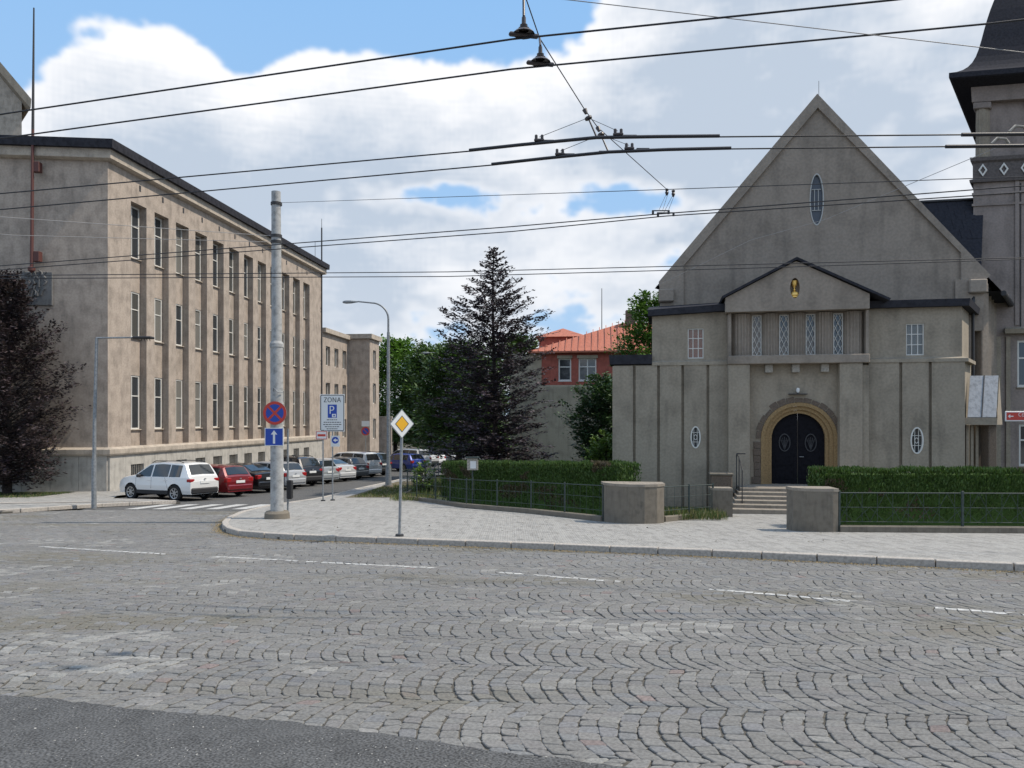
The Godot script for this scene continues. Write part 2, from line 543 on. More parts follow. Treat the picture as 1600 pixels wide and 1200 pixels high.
# ---------------------------------------------------------------- ground, roads, pavements
const KERB := [16.0, 9.8, 8.4, 12.61, 6.02, 13.62, 3.16, 14.75, 0.0, 15.85, -2.79, 16.78, -5.3, 17.55, -6.4, 18.25, -7.15, 19.3, -7.75, 20.7, -8.3, 22.6, -8.75, 25.0, -8.9, 28.4, -8.45, 32.0, -7.96, 40.3, -7.38, 46.0, -5.5, 66.0, -3.5, 86.0]
const LEFT_KERB := [-40.0, 20.0, -17.0, 25.5, -16.45, 27.0, -15.7, 28.8, -14.5, 30.4, -13.5, 31.2]
func make_ground() -> void:
	ground("ground", sheet(rect(-1500, -60, 1500, 2500), -0.3), M.soil, "bare ground stretching to the horizon", "ground")
	var road := pv([-42, 2.0, 16, 2.0, 16, 10.2])
	for i in range(2, 24, 2): road.append(Vector2(KERB[i] , KERB[i + 1] + 0.1))
	road.append_array(pv([-8.6, 26.6, -15.0, 27.6, -17.2, 26.4, -42, 20.5]))
	var r := ground("road", sheet(road, -0.134), M.joint, "cobbled main street of grey setts laid in arcs", "road")
	M.road_node = r
	var edge := PackedVector2Array()
	var line := pv([-42, 16.6, -4.01, 6.02, -1.42, 5.34, 0.62, 4.63, 9.0, 1.2])
	for i in 4:
		var n := int(line[i].distance_to(line[i + 1]) / 0.07)
		for k in n: edge.append(line[i].lerp(line[i + 1], float(k) / n) + Vector2(0, rng.randfn() * 0.012 + 0.02 * sin(k * 0.23)))
	edge.append_array(pv([9.0, 1.2, 9, -40, -60, -40]))
	var a := ground("asphalt_lane", sheet(edge, -0.108), M.asphalt, "dark grey asphalt lane along the edge of the setts", "asphalt")
	ground("side_street", sheet(pv([-8.6, 26.4, -15.4, 27.4, -16.2, 29.5, -21, 33, -20.0, 40, -17, 70, -14, 150, 2, 150, -3.5, 86, -5.5, 66, -7.38, 46, -7.96, 40.3, -8.45, 32, -8.9, 28.4]), -0.135), M.asphalt_street, "grey asphalt side street lined with parked cars", "street")
	# pavements
	var pav := PackedVector2Array()
	for i in range(0, KERB.size(), 2): pav.append(Vector2(KERB[i] + 0.05, KERB[i + 1] + 0.08))
	pav.append_array(pv([2, 86, -4.2, 48, -4.6, 33.5, -2.6, 30, -1.2, 27, 0.9, 24.4, 2.8, 21.2, 4.1, 21.2, 6.6, 25.2, 12, 24, 13, 18.6, 30, 16.5, 30, 5]))
	ground("pavement", sheet(pav, 0.0), M.mosaic, "pale grey mosaic pavement in front of the church", "pavement")
	var lp := pv([-60, 15, -40, 20.1, -17.05, 25.6, -16.5, 27.1, -15.75, 28.9, -14.55, 30.5, -13.55, 31.3, -15.0, 32.4, -17.3, 33.3, -18.0, 35, -17.4, 38, -14.2, 68, -13.4, 76, -22, 76, -22, 60, -20.2, 38, -60, 34.2])
	ground("pavement", sheet(lp, -0.01), M.mosaic, "worn pavement between beige building and side street", "pavement")
	ground("lawn", sheet(pv([-4.6, 33.5, -2.6, 30, -1.2, 27, 0.9, 24.4, 2.8, 21.2, 4.1, 21.2, 6.6, 25.3, 30, 20.6, 30, 60, 0, 60, -4.2, 48]), -0.02), M.lawn, "shaded lawn behind church fence", "lawn")
	ground("lawn", sheet(pv([-45, 30.5, -24, 33.0, -21.2, 34.6, -21.2, 37.4, -45, 35.2]), 0.012), M.lawn, "thin grass strip under copper tree by beige building", "lawn")
	# kerb stones
	kerb("kerb", KERB, 1.0, "granite kerb edging the church pavement")
	kerb("kerb", LEFT_KERB, 1.0, "granite kerb edging the corner by beige building")
	var inner := [-40.0, 24.6, -19.7, 29.6, -15.8, 29.9, -14.0, 31.0]
	var bb := B.new()
	var strip := pv([-40, 26.4, -19.7, 29.3, -14.6, 30.75, -14.3, 31.0, -19.7, 29.95, -40, 27.1])
	bb = sheet(strip, 0.006)
	ground("paving_band", bb, M.kerb, "pale stone band set flush in the corner pavement", "paving")
	# zebra crossing over the side street
	var z := ground("crossing", sheet(rect(-14.7, 27.55, -8.9, 27.56), -0.131), M.road_paint, "white zebra crossing stripes over side street", "crossing")
	for i in 6:
		var x := -14.15 + i * 0.98
		mi("stripe", sheet(pv([x, 28.0, x + 0.5, 28.0, x + 0.62, 30.9, x + 0.12, 30.9]), -0.129), M.road_paint, z)
func kerb(called: String, pts: Array, step: float, label: String) -> void:
	var path := []
	for i in range(0, pts.size(), 2): path.append(Vector2(pts[i], pts[i + 1]))
	var b0 := B.new()
	var p3 := []
	for p in path: p3.append(w3(p.x, p.y + 0.06, -0.12))
	b0.sweep(p3, pv([-0.08, -0.1, 0.02, -0.1, 0.02, 0.06, -0.08, 0.06]))
	var k := ground(called, b0, M.joint, label, "kerb")
	var base := Vector2(path[0])
	var seg := 0
	var left := 0.0
	var done := false
	while not done:
		var want := step * rng.randf_range(0.85, 1.15)
		var a := base
		while seg < path.size() - 1 and base.distance_to(path[seg + 1]) < want:
			want -= base.distance_to(path[seg + 1]); base = path[seg + 1]; seg += 1
		if seg >= path.size() - 1: done = true
		else: base = base + (path[seg + 1] - base).normalized() * want
		if a.distance_to(base) < 0.2: continue
		var p := w3(a.x, a.y, -0.055 + rng.randf_range(-0.004, 0.006))
		var q := w3(base.x, base.y, -0.055 + rng.randf_range(-0.004, 0.006))
		var x := (q - p).normalized()
		var z := x.cross(Vector3.UP).normalized()
		var b := B.new()
		b.box((p + q) * 0.5, Vector3(p.distance_to(q) - 0.018, 0.14, 0.16), Basis(x, z.cross(x), z), 0.012)
		mi("kerb_stone", b, M.kerb, k)

func make_cobbles() -> void:
	# segmental arcs: columns run along the street, arcs bulge to the left
	var e1 := Vector2(0.9962, -0.0872)
	var e2 := Vector2(0.0872, 0.9962)
	var org := Vector2(0, 9)
	var region := pv([-40, 19.8, -30, 13.4, -4.05, 5.9, -1.42, 5.2, 0.62, 4.5, 9.0, 1.3, 16, 1.3, 16, 9.7])
	for i in range(2, 24, 2): region.append(Vector2(KERB[i], KERB[i + 1] - 0.02))
	region.append_array(pv([-8.75, 26.6, -15.2, 27.5, -16.6, 26.5, -17.05, 25.4]))
	var dashes := []
	var dp := [[-13.4, 17.35, -11.0, 16.55], [-9.9, 16.1, -6.7, 14.85], [-5.6, 14.5, -3.5, 13.72], [-3.4, 13.68, -1.3, 13.0], [-0.21, 12.47, 1.63, 11.55], [2.8, 10.9, 4.4, 10.0], [5.25, 9.55, 7.6, 8.3]]
	for d in dp:
		var p := Vector2(d[0], d[1])
		var q := Vector2(d[2], d[3])
		var nn := (q - p).normalized().orthogonal() * 0.065
		dashes.append(PackedVector2Array([p + nn, q + nn, q - nn, p - nn]))
	var wd := 1.04
	var pitch := 0.14
	var cnt := 8
	var patch := FastNoiseLite.new()
	patch.seed = 77; patch.frequency = 0.35; patch.fractal_octaves = 3
	var rest := B.new()
	var near := []
	var marks := B.new()
	var r := RandomNumberGenerator.new()
	r.seed = 991
	var jit := {}
	for cidx in range(-10, 24):
		var sag := 0.14 + 0.02 * sin(cidx * 2.3)
		var slide := fmod(cidx * 0.61, 1.0) * pitch
		for row in range(-175, 125):
			# quick reject
			var mid := org + e1 * (row * pitch) + e2 * ((cidx + 0.5) * wd)
			if mid.y < 0.5 or mid.y > 30.0 or absf(mid.x) > mid.y * 0.72 + 3.5: continue
			var sh := 0.5 / cnt if row % 2 == 0 else 0.0
			var qs := [0.0]
			for i in range(1, cnt + 1):
				var q := float(i) / cnt + sh - 0.5 / cnt + r.randf_range(-0.018, 0.018)
				if q > 0.03 and q < 0.97: qs.append(q)
			qs.append(1.0)
			for i in qs.size() - 1:
				var cs := []
				var c0 := Vector2.ZERO
				for k in [[qs[i], 0], [qs[i + 1], 0], [qs[i + 1], 1], [qs[i], 1]]:
					var q: float = k[0]
					var off := -sag * (1.0 - pow(absf(2.0 * q - 1.0), 2.0)) + 0.05 * patch.get_noise_2d(row * pitch * 0.9 + 31.0, cidx * 5.0)
					var p: Vector2 = org + e1 * ((row + k[1]) * pitch + off + slide) + e2 * ((cidx + q) * wd)
					# wander shared by neighbours, so that joints stay even
					p += Vector2(patch.get_noise_2d(p.x * 9.0, p.y * 9.0), patch.get_noise_2d(p.x * 9.0 + 70.0, p.y * 9.0)) * 0.032
					p += Vector2(r.randf_range(-0.008, 0.008), r.randf_range(-0.01, 0.01))
					cs.append(p); c0 += p * 0.25
				if not Geometry2D.is_point_in_polygon(c0, region): continue
				if c0.y > 3.0 and absf(c0.x) > c0.y * 0.667 * 1.12 + 1.2: continue
				var gap := r.randf_range(0.0025, 0.006) * (1.0 if c0.y < 8.0 else 0.7)
				var tone := 0.24 * (1.0 + 0.12 * patch.get_noise_2d(c0.x * 0.6, c0.y * 0.6)) * r.randf_range(0.9, 1.09)
				var col := Color(tone * 1.01, tone * 0.99, tone * 0.945)
				var pick := r.randf()
				if pick < 0.007: col = Color(tone * 1.1, tone * 0.9, tone * 0.84)
				elif pick < 0.07: col = Color(tone * 1.2, tone * 1.18, tone * 1.12)
				elif pick < 0.2: col = Color(tone * 0.97, tone * 0.98, tone * 0.99)
				if patch.get_noise_2d(c0.x * 0.8 + 40.0, c0.y * 0.8) > 0.36 and r.randf() < 0.4: col = Color(tone * 1.42, tone * 1.4, tone * 1.32)
				var dirt := patch.get_noise_2d(c0.x * 0.35 + 200.0, c0.y * 0.9)
				if dirt > 0.12 and r.randf() < 0.75: col = col.lerp(Color(0.2, 0.185, 0.145), clampf((dirt - 0.12) * 2.4, 0.0, 0.75))
				var hi := r.randf_range(-0.003, 0.003)
				var fine := c0.y < 10.5
				var b := rest
				var big := c0.y < 6.9 and absf(c0.x) < c0.y * 0.667 + 0.1
				if big:
					b = B.new(); near.append([c0, b])
				sett(b, cs, c0, gap, hi, col, fine, r)
				for d in dashes:
					if c0.distance_squared_to((d[0] + d[2]) * 0.5) > 6.5: continue
					var small := PackedVector2Array()
					for p in cs: small.append(c0 + (p - c0) * 0.86)
					for g in Geometry2D.intersect_polygons(small, d):
						if r.randf() < 0.05: continue
						var idx := Geometry2D.triangulate_polygon(g)
						for t in range(0, idx.size(), 3):
							marks.tri(w3(g[idx[t]].x, g[idx[t]].y, hi - 0.1145), w3(g[idx[t + 1]].x, g[idx[t + 1]].y, hi - 0.1145), w3(g[idx[t + 2]].x, g[idx[t + 2]].y, hi - 0.1145), Vector3.UP)
	near.sort_custom(func(a, b): return a[0].y < b[0].y)
	var road: Node = M.road_node
	for i in near.size():
		if i < 300: mi("sett", near[i][1], M.cobble, road)
		else:
			rest.v.append_array(near[i][1].v); rest.n.append_array(near[i][1].n); rest.c.append_array(near[i][1].c)
	tag(mi("setts", rest, M.cobble, road), "", "", "", "stuff")
	tag(mi("lane_marking", marks, M.road_paint, road), "worn white dashed line painted on the setts")
	print("setts ", near.size(), " rest tris ", rest.v.size() / 3)
func sett(b: B, cs: Array, c0: Vector2, gap: float, hi: float, col: Color, fine: bool, r: RandomNumberGenerator) -> void:
	var poly := []
	for k in 4:
		var p: Vector2 = cs[k]
		var a: Vector2 = cs[(k + 3) % 4]
		var d: Vector2 = cs[(k + 1) % 4]
		var inn := (c0 - p).normalized() * gap * 1.45
		if fine:
			var cut := r.randf_range(0.008, 0.022)
			poly.append(p + inn + (a - p).normalized() * cut); poly.append(p + inn + (d - p).normalized() * cut)
		else: poly.append(p + inn)
	var m := poly.size()
	var r0 := []
	var r1 := []
	var r2 := []
	var tilt := Vector2(r.randf_range(-0.022, 0.022), r.randf_range(-0.022, 0.022))
	for p in poly:
		var o: Vector2 = p - c0
		r0.append(w3(p.x, p.y, -0.17))
		r1.append(w3(p.x, p.y, hi - 0.123 + tilt.dot(o)))
		var q: Vector2 = c0 + o * 0.91
		r2.append(w3(q.x, q.y, hi - 0.118 + tilt.dot(o)))
	b.col = col
	var ctr := w3(c0.x, c0.y, 0)
	for k in m:
		var k2 := (k + 1) % m
		var o: Vector3 = (r1[k] + r1[k2]) * 0.5 - ctr
		o.y = 0
		b.tri(r0[k], r0[k2], r1[k2], o); b.tri(r0[k], r1[k2], r1[k], o)
		var o2 := o + Vector3.UP * 0.05
		b.tri(r1[k], r1[k2], r2[k2], o2); b.tri(r1[k], r2[k2], r2[k], o2)
	for k in range(1, m - 1): b.tri(r2[0], r2[k], r2[k + 1], Vector3.UP)

# ---------------------------------------------------------------- beige office building
func window_unit(parent: Node, xf: Transform3D, w: float, h: float, cols: int, rows: int, fw: float, frame: Material, pane: Material, sill: Material = null, behind: Material = null, called := "window") -> void:
	# centre bottom at the origin of xf, facing +z; the frame is the part, panes and sill are its pieces
	var b := B.new()
	for s in [-1, 1]: b.box(Vector3(s * (w - fw) * 0.5, h * 0.5, 0), Vector3(fw, h, 0.07))
	for y in [fw * 0.5, h - fw * 0.5]: b.box(Vector3(0, y, 0.001), Vector3(w - fw * 2.0, fw, 0.068))
	for i in range(1, cols): b.box(Vector3(-w * 0.5 + w * i / cols, h * 0.5, 0.0), Vector3(fw * 0.7, h - fw * 2.0, 0.055))
	var ys := [0.0]
	for j in range(1, rows):
		var y := h * j / rows if rows != 2 else h * 0.62
		ys.append(y)
		b.box(Vector3(0, y, 0.003), Vector3(w - fw * 2.0, fw * 0.7, 0.05))
	ys.append(h)
	var f := mi(called, b, frame, parent)
	f.transform = xf
	for i in cols:
		for j in ys.size() - 1:
			var p := B.new()
			p.box(Vector3(-w * 0.5 + w * (i + 0.5) / cols, (ys[j] + ys[j + 1]) * 0.5, -0.012), Vector3(w / cols - fw * 0.5, ys[j + 1] - ys[j] - fw * 0.5, 0.012))
			mi("pane", p, pane, f).rotation = Vector3(rng.randf_range(-0.008, 0.008), rng.randf_range(-0.01, 0.01), 0)
	if sill:
		mi("sill", B.new().box(Vector3(0, -0.03, 0.07), Vector3(w + 0.08, 0.05, 0.2), Basis.IDENTITY, 0.01), sill, f)
	if behind:
		mi("curtain", B.new().box(Vector3(0, h * 0.5, -0.12), Vector3(w, h, 0.02)), behind, f)

func make_school() -> void:
	var o := thing("office_building", "long beige plastered building with tall window slots and pale stone plinth", "building", Vector3(-20.0, -1.83, -38.0))
	var rx := Transform3D(Basis(Vector3(0.1077, 0, -0.9942), Vector3.UP, Vector3(0.9942, 0, 0.1077)), Vector3.ZERO)
	var lx := Transform3D(Basis(Vector3(0.995, 0, -0.0993), Vector3.UP, Vector3(0.0993, 0, 0.995)), Vector3.ZERO)
	var ln := 30.0
	var slots := []
	var wins := []
	for i in 12:
		var x := 1.9 + 2.155 * i
		slots.append(rect(x, 2.19, x + 1.4, 14.92))
		for y in [[3.05, 5.9], [7.9, 10.33], [12.11, 14.85]]: wins.append(rect(x + 0.04, y[0], x + 1.36, y[1]))
	var b := B.new()
	b.xf = rx
	b.prism(rect(0, 1.9, ln, 16.4), -0.36, 0.0, slots)
	b.xf = lx
	b.prism(rect(-16, 1.9, 0, 16.4), -0.5, 0.0)
	mi("wall", b, M.school, o)
	b = B.new()
	b.xf = rx
	b.prism(rect(0.6, 1.9, ln - 0.05, 16.3), -0.62, -0.364, wins)
	mi("recessed_wall", b, M.school, o)
	b = B.new()
	b.xf = rx
	b.box(Vector3(ln * 0.5 + 0.5, 8.0, -1.9), Vector3(ln - 2.0, 16.0, 0.2))
	mi("interior_wall", b, M.curtain, o)
	b = B.new()
	b.xf = rx
	b.box(Vector3(ln - 0.15, 8.9, -6.5), Vector3(0.3, 15.0, 11.98))
	b.box(Vector3(ln * 0.5, 8.2, -12.4), Vector3(ln + 4.0, 16.4, 0.3))
	mi("rear_wall", b, M.school, o)
	var far := rx * Vector3(ln, 0, 0)
	var near := lx * Vector3(-16, 0, 0)
	var path := [near, Vector3.ZERO, far, far + rx.basis.z * -12.0]
	mi("ledge", B.new().sweep(path, pv([-0.3, 1.78, 0.2, 1.78, 0.24, 1.86, 0.24, 2.08, 0.03, 2.187, -0.3, 2.187])), M.school_trim, o)
	mi("cornice", B.new().sweep(path, pv([-0.45, 16.3, 0.12, 16.34, 0.3, 16.42, 0.3, 16.86, -0.45, 16.86])), M.school_trim, o)
	b = B.new().sweep(path, pv([-0.6, 16.863, 0.5, 16.863, 0.52, 17.29, -0.6, 17.33]))
	var rb: Vector3 = near + rx.basis.z * -13.0
	b.quad(near + Vector3(0.4, 17.1, 0), Vector3(-0.4, 17.1, 0), far + Vector3(-0.4, 17.1, 0), far + rx.basis.z * -12.2 + Vector3(0, 17.1, 0), Vector3.UP)
	mi("roof", b, M.roof_sheet, o)
	# windows: three storeys in each slot
	for i in 12:
		var x := 1.9 + 2.155 * i + 0.7
		for y in [[3.05, 2.85], [7.9, 2.43], [12.11, 2.74]]:
			var xf := rx * Transform3D(Basis.IDENTITY, Vector3(x, y[0], -0.43))
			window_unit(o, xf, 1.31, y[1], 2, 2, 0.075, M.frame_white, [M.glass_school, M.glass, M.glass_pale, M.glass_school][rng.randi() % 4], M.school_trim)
		var vb := B.new()
		vb.xf = rx
		vb.box(Vector3(x + 0.1, 15.8, 0.004), Vector3(0.14, 0.3, 0.03))
		mi("vent", vb, M.iron, o)
	# plinth: slabs with basement windows between them
	b = B.new()
	b.xf = rx
	b.box(Vector3(ln * 0.5 + 0.3, 0.1, -0.3), Vector3(ln - 0.7, 3.4, 0.4))
	b.xf = lx
	b.box(Vector3(-8, 0.1, -0.3), Vector3(15.9, 3.4, 0.4))
	mi("plinth", b, M.plinth, o)
	var slab := func(xf: Transform3D, x0: float, x1: float, y0: float, y1: float) -> void:
		var q := B.new()
		q.xf = xf
		q.box(Vector3((x0 + x1) * 0.5, (y0 + y1) * 0.5, 0.0), Vector3(x1 - x0 - 0.012, y1 - y0 - 0.01, 0.2 + rng.randf() * 0.006), Basis.IDENTITY, 0.008)
		mi("plinth_slab", q, M.plinth, o)
	slab.call(rx, 0.0, 1.75, -1.5, 1.78)
	for i in 12:
		var x := 1.75 + 2.155 * i
		slab.call(rx, x, x + 1.15, 1.22, 1.78)
		slab.call(rx, x, x + 1.15, -1.5, 0.4)
		slab.call(rx, x + 1.15, minf(x + 2.155, ln), -1.5, 1.78)
		var g := B.new()
		g.xf = rx
		for k in 7: g.box(Vector3(x + 0.1 + k * 0.16, 0.81, 0.03), Vector3(0.022, 0.82, 0.022))
		var wn := mi("basement_window", g, M.pale_stone, o)
		var p := B.new()
		p.xf = rx
		p.box(Vector3(x + 0.575, 0.81, -0.08), Vector3(1.13, 0.82, 0.02))
		mi("pane", p, M.glass, wn)
	slab.call(rx, 27.61, ln, -1.5, 1.78)
	for i in 12: slab.call(lx, -15.96 + i * 1.33, -15.96 + (i + 1) * 1.33, -1.5, 1.78)
	# carved plaque on the end wall, security camera
	var rl := B.new()
	rl.xf = lx
	rl.box(Vector3(-3.3, 9.98, 0.03), Vector3(1.45, 1.65, 0.1), Basis.IDENTITY, 0.02)
	var pl := mi("relief_plaque", rl, M.relief, o)
	var rr := RandomNumberGenerator.new()
	rr.seed = 8
	var fig := B.new()
	fig.xf = lx
	for i in 26:
		var c := Vector3(-3.3 + rr.randf_range(-0.5, 0.5), 9.98 + rr.randf_range(-0.6, 0.6), 0.1)
		fig.tube([c, c + Vector3(rr.randf_range(-0.15, 0.15), rr.randf_range(0.1, 0.3), 0.01), c + Vector3(rr.randf_range(-0.2, 0.2), rr.randf_range(0.2, 0.45), 0)], 0.06, 0.03, 6)
	mi("carving", fig, M.relief, pl)
	# flagpole on the end wall
	var fp := thing("flagpole", "tall thin red and black flagpole bracketed to the end wall", "flagpole", Vector3(-23.3, 7.2, -37.25))
	mi("lower_pole", B.new().tube([Vector3(0, 1.9, 0), Vector3(0.06, 8.6, 0)], 0.085, 0.07, 8), M.red_pole, fp)
	mi("upper_pole", B.new().tube([Vector3(0.06, 8.6, 0), Vector3(0.11, 14.5, 0)], 0.07, 0.035, 8), M.iron, fp)
	mi("foot_cap", B.new().lathe([Vector2(0.02, 1.65), Vector2(0.16, 1.75), Vector2(0.17, 1.9), Vector2(0.02, 1.98)], Vector3.ZERO, 10), M.red_pole, fp)
	for y in [2.45, 6.8]:
		mi("bracket", B.new().box(Vector3(0.2, y, -0.12), Vector3(0.34, 0.5, 0.3), Basis.IDENTITY, 0.02), M.red_pole, fp)
	# antenna mast on the far corner
	var am := thing("antenna_mast", "thin antenna mast bracketed to the far corner of building", "antenna", Vector3(-16.75, 0.0, -67.6))
	mi("mast", B.new().tube([Vector3(0, 3.2, 0), Vector3(0, 18.6, 0)], 0.075, 0.06, 6), M.iron, am)
	mi("tip", B.new().tube([Vector3(0, 18.5, 0), Vector3(0, 19.4, 0)], 0.025, 0.02, 5), M.iron, am)
	mi("side_rod", B.new().tube([Vector3(-0.5, 16.0, 0.3), Vector3(-0.5, 17.3, 0.3)], 0.02, 0.02, 5), M.iron, am)
	for y in [6.6, 11.2]:
		mi("bracket", B.new().box(Vector3(-0.35, y, 0.1), Vector3(0.7, 0.09, 0.08)).box(Vector3(-0.35, y + 0.3, 0.1), Vector3(0.7, 0.09, 0.08)), M.iron, am)
	# annex: lower recessed wing and a projecting block behind the main building
	var ax := thing("annex_building", "lower beige wing with a brown projecting block behind the long building", "building", Vector3(-16.77, -2.6, -67.85))
	var b2 := B.new()
	b2.xf = rx
	var holes := []
	for x in [1.2, 3.5, 5.8]:
		for y in [2.6, 5.9, 9.2]: holes.append(rect(x, y, x + 1.1, y + 1.75))
	b2.prism(rect(0.05, -1.0, 7.4, 12.1), -0.5, -0.1, holes)
	mi("wall", b2, M.school, ax)
	for x in [1.2, 3.5, 5.8]:
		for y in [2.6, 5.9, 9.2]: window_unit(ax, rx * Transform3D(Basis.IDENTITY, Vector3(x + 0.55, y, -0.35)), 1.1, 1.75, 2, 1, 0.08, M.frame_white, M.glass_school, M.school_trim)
	b2 = B.new().sweep([rx * Vector3(0.4, 0, -0.1), rx * Vector3(7.4, 0, -0.1)], pv([-4, 12.1, 0.3, 12.1, 0.3, 12.5, -4, 12.5]))
	mi("roof_edge", b2, M.school_trim, ax)
	var block := rx * Transform3D(Basis.IDENTITY, Vector3(7.4, 0, 0))
	b2 = B.new()
	b2.xf = block
	b2.prism(rect(0, -1.5, 3.2, 12.2), 1.8, 2.1, [rect(1.1, 2.4, 2.1, 4.4), rect(1.1, 5.9, 2.1, 7.9), rect(1.1, 9.3, 2.1, 11.2)])
	b2.box(Vector3(0.15, 5.35, -1.21), Vector3(0.3, 13.68, 6.0))
	b2.box(Vector3(3.05, 5.35, -1.21), Vector3(0.28, 13.68, 6.0))
	mi("block_wall", b2, M.school, ax)
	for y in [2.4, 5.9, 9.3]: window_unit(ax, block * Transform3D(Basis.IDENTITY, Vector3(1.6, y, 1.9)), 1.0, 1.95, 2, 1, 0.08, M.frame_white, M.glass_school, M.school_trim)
	b2 = B.new()
	b2.xf = block
	b2.box(Vector3(1.6, 12.45, -1.0), Vector3(3.6, 0.45, 6.7))
	mi("block_roof", b2, M.school_trim, ax)
	var lw := thing("garden_wall", "low beige wall joining the far block to the trees", "wall", Vector3(-13.2, -3.0, -79.5))
	mi("wall", B.new().box(Vector3(0.0, 2.4, 0), Vector3(1.5, 5.0, 0.4)), M.school, lw)
	mi("coping", B.new().box(Vector3(0.0, 4.98, 0), Vector3(1.6, 0.15, 0.55)), M.school_trim, lw)
	# tall block rising behind at the far left
	var tb := thing("tower_block", "pale taller gabled building rising behind the flagpole", "building", Vector3(-38.3, -2.5, -60.0))
	var q := B.new()
	q.sheared = true
	q.xf = Transform3D(lx.basis * Basis(Vector3(1, 0, 0), Vector3.UP, Vector3(0.72, 0, 1)), Vector3.ZERO)
	q.prism(pv([-12, 0, 0, 0, 0, 29.0, -6, 36.3, -12, 29]), -8.0, 0.0, [])
	mi("wall", q, M.school_trim, tb)
	q = B.new()
	q.sheared = true
	q.xf = Transform3D(lx.basis * Basis(Vector3(1, 0, 0), Vector3.UP, Vector3(0.72, 0, 1)), Vector3.ZERO)
	q.prism(pv([0.55, 28.4, 0.6, 29.1, -6, 37.1, -6, 36.31, 0.01, 29.0]), -8.3, 0.5)
	q.prism(pv([-12.55, 28.4, -12.6, 29.1, -6, 37.1, -6, 36.31, -12.01, 29.0]), -8.3, 0.5)
	mi("roof", q, M.church, tb)
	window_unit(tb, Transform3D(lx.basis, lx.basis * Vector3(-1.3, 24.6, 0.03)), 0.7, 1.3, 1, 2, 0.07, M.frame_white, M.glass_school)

func make_far_buildings() -> void:
	var o := thing("red_house", "house with red upper storey and orange hipped roof behind the trees", "house", Vector3(4.8, -2.2, -56.0))
	var tr := Transform3D(Basis(Vector3.UP, deg_to_rad(-8)), Vector3.ZERO)
	var b := B.new()
	b.xf = tr
	b.prism(rect(-5.0, -0.5, 6.0, 6.35), -7.0, 0.0, [])
	b.prism(rect(-5.0, 6.36, -2.66, 8.75), -6.9, -0.1)
	mi("lower_wall", b, M.house_grey, o)
	b = B.new()
	b.xf = tr
	b.prism(rect(-2.65, 6.35, 6.0, 8.95), -0.3, 0.02, [rect(-1.42, 6.75, -0.48, 8.4), rect(0.05, 6.75, 1.35, 8.4)])
	b.box(Vector3(-2.45, 7.65, -3.6), Vector3(0.3, 2.58, 6.4))
	mi("upper_wall", b, M.red_wall, o)
	window_unit(o, tr * Transform3D(Basis.IDENTITY, Vector3(-0.95, 6.75, -0.12)), 0.94, 1.65, 1, 2, 0.1, M.white_paint, M.glass, M.white_paint, M.curtain)
	window_unit(o, tr * Transform3D(Basis.IDENTITY, Vector3(0.7, 6.75, -0.12)), 1.3, 1.65, 2, 2, 0.1, M.white_paint, M.glass, M.white_paint, M.curtain)
	b = B.new()
	b.xf = tr
	for x in [-0.95, 0.7]: b.box(Vector3(x, 8.5, 0.06), Vector3(1.1 if x < 0 else 1.5, 0.22, 0.1))
	mi("window_head", b, M.house_grey, o)
	b = B.new()
	b.xf = tr
	var e := [Vector3(-3.6, 8.9, 0.5), Vector3(6.4, 8.9, 0.5), Vector3(6.4, 8.9, -8), Vector3(-3.6, 8.9, -8)]
	var r0 := Vector3(3.2, 11.4, -4.0)
	var r1 := Vector3(6.4, 11.4, -4.0)
	b.quad(e[0], e[1], r1, r0, Vector3(0, 1, 1)); b.tri(e[0], r0, e[3], Vector3(-1, 1, 0)); b.quad(e[3], e[2], r1, r0, Vector3(0, 1, -1))
	b.quad(e[0], e[1], e[1] + Vector3(0, -0.12, 0), e[0] + Vector3(0, -0.12, 0), Vector3(0, 0, 1))
	b.quad(e[0] + Vector3(0, -0.12, 0), e[1] + Vector3(0, -0.12, 0), e[2] + Vector3(0, -0.12, 0), e[3] + Vector3(0, -0.12, 0), Vector3.DOWN)
	var rf := mi("roof", b, M.red_roof, o)
	b = B.new()
	b.xf = tr
	for i in 20:
		b = B.new()
		b.xf = tr
		var x := -3.3 + i * 0.48
		var k := clampf((x + 3.6) / 6.8, 0.05, 1.0)
		b.bar(Vector3(x, 8.93, 0.5), Vector3(x + 0.001, 8.93 + 2.7 * k, 0.5 - 4.5 * k), 0.05, 0.05)
		mi("roof_seam", b, M.red_roof, rf)
	b = B.new()
	b.xf = tr
	b.prism(rect(-3.1, 7.5, 0.3, 10.3), -6.0, -2.6, [])
	mi("turret_wall", b, M.red_wall, o)
	b = B.new()
	b.xf = tr
	var tc := Vector3(-1.4, 11.1, -4.3)
	var te := [Vector3(-3.4, 10.25, -2.3), Vector3(0.6, 10.25, -2.3), Vector3(0.6, 10.25, -6.3), Vector3(-3.4, 10.25, -6.3)]
	for k in 4: b.tri(te[k], te[(k + 1) % 4], tc, Vector3(0, 1, 0))
	b.quad(te[0], te[1], te[2], te[3], Vector3.DOWN)
	mi("turret_roof", b, M.red_roof, o)
	mi("chimney", B.new().box(Vector3(4.3, 11.7, -3.0), Vector3(0.7, 1.2, 0.6)), M.voussoir, o)
	mi("lightning_rod", B.new().tube([Vector3(2.1, 10.3, -3), Vector3(2.1, 14.0, -3)], 0.035, 0.025, 5), M.iron, o)
	mi("band", B.new().box(Vector3(0.5, 6.35, 0.4), Vector3(10.0, 0.14, 0.1)), M.house_grey, o)

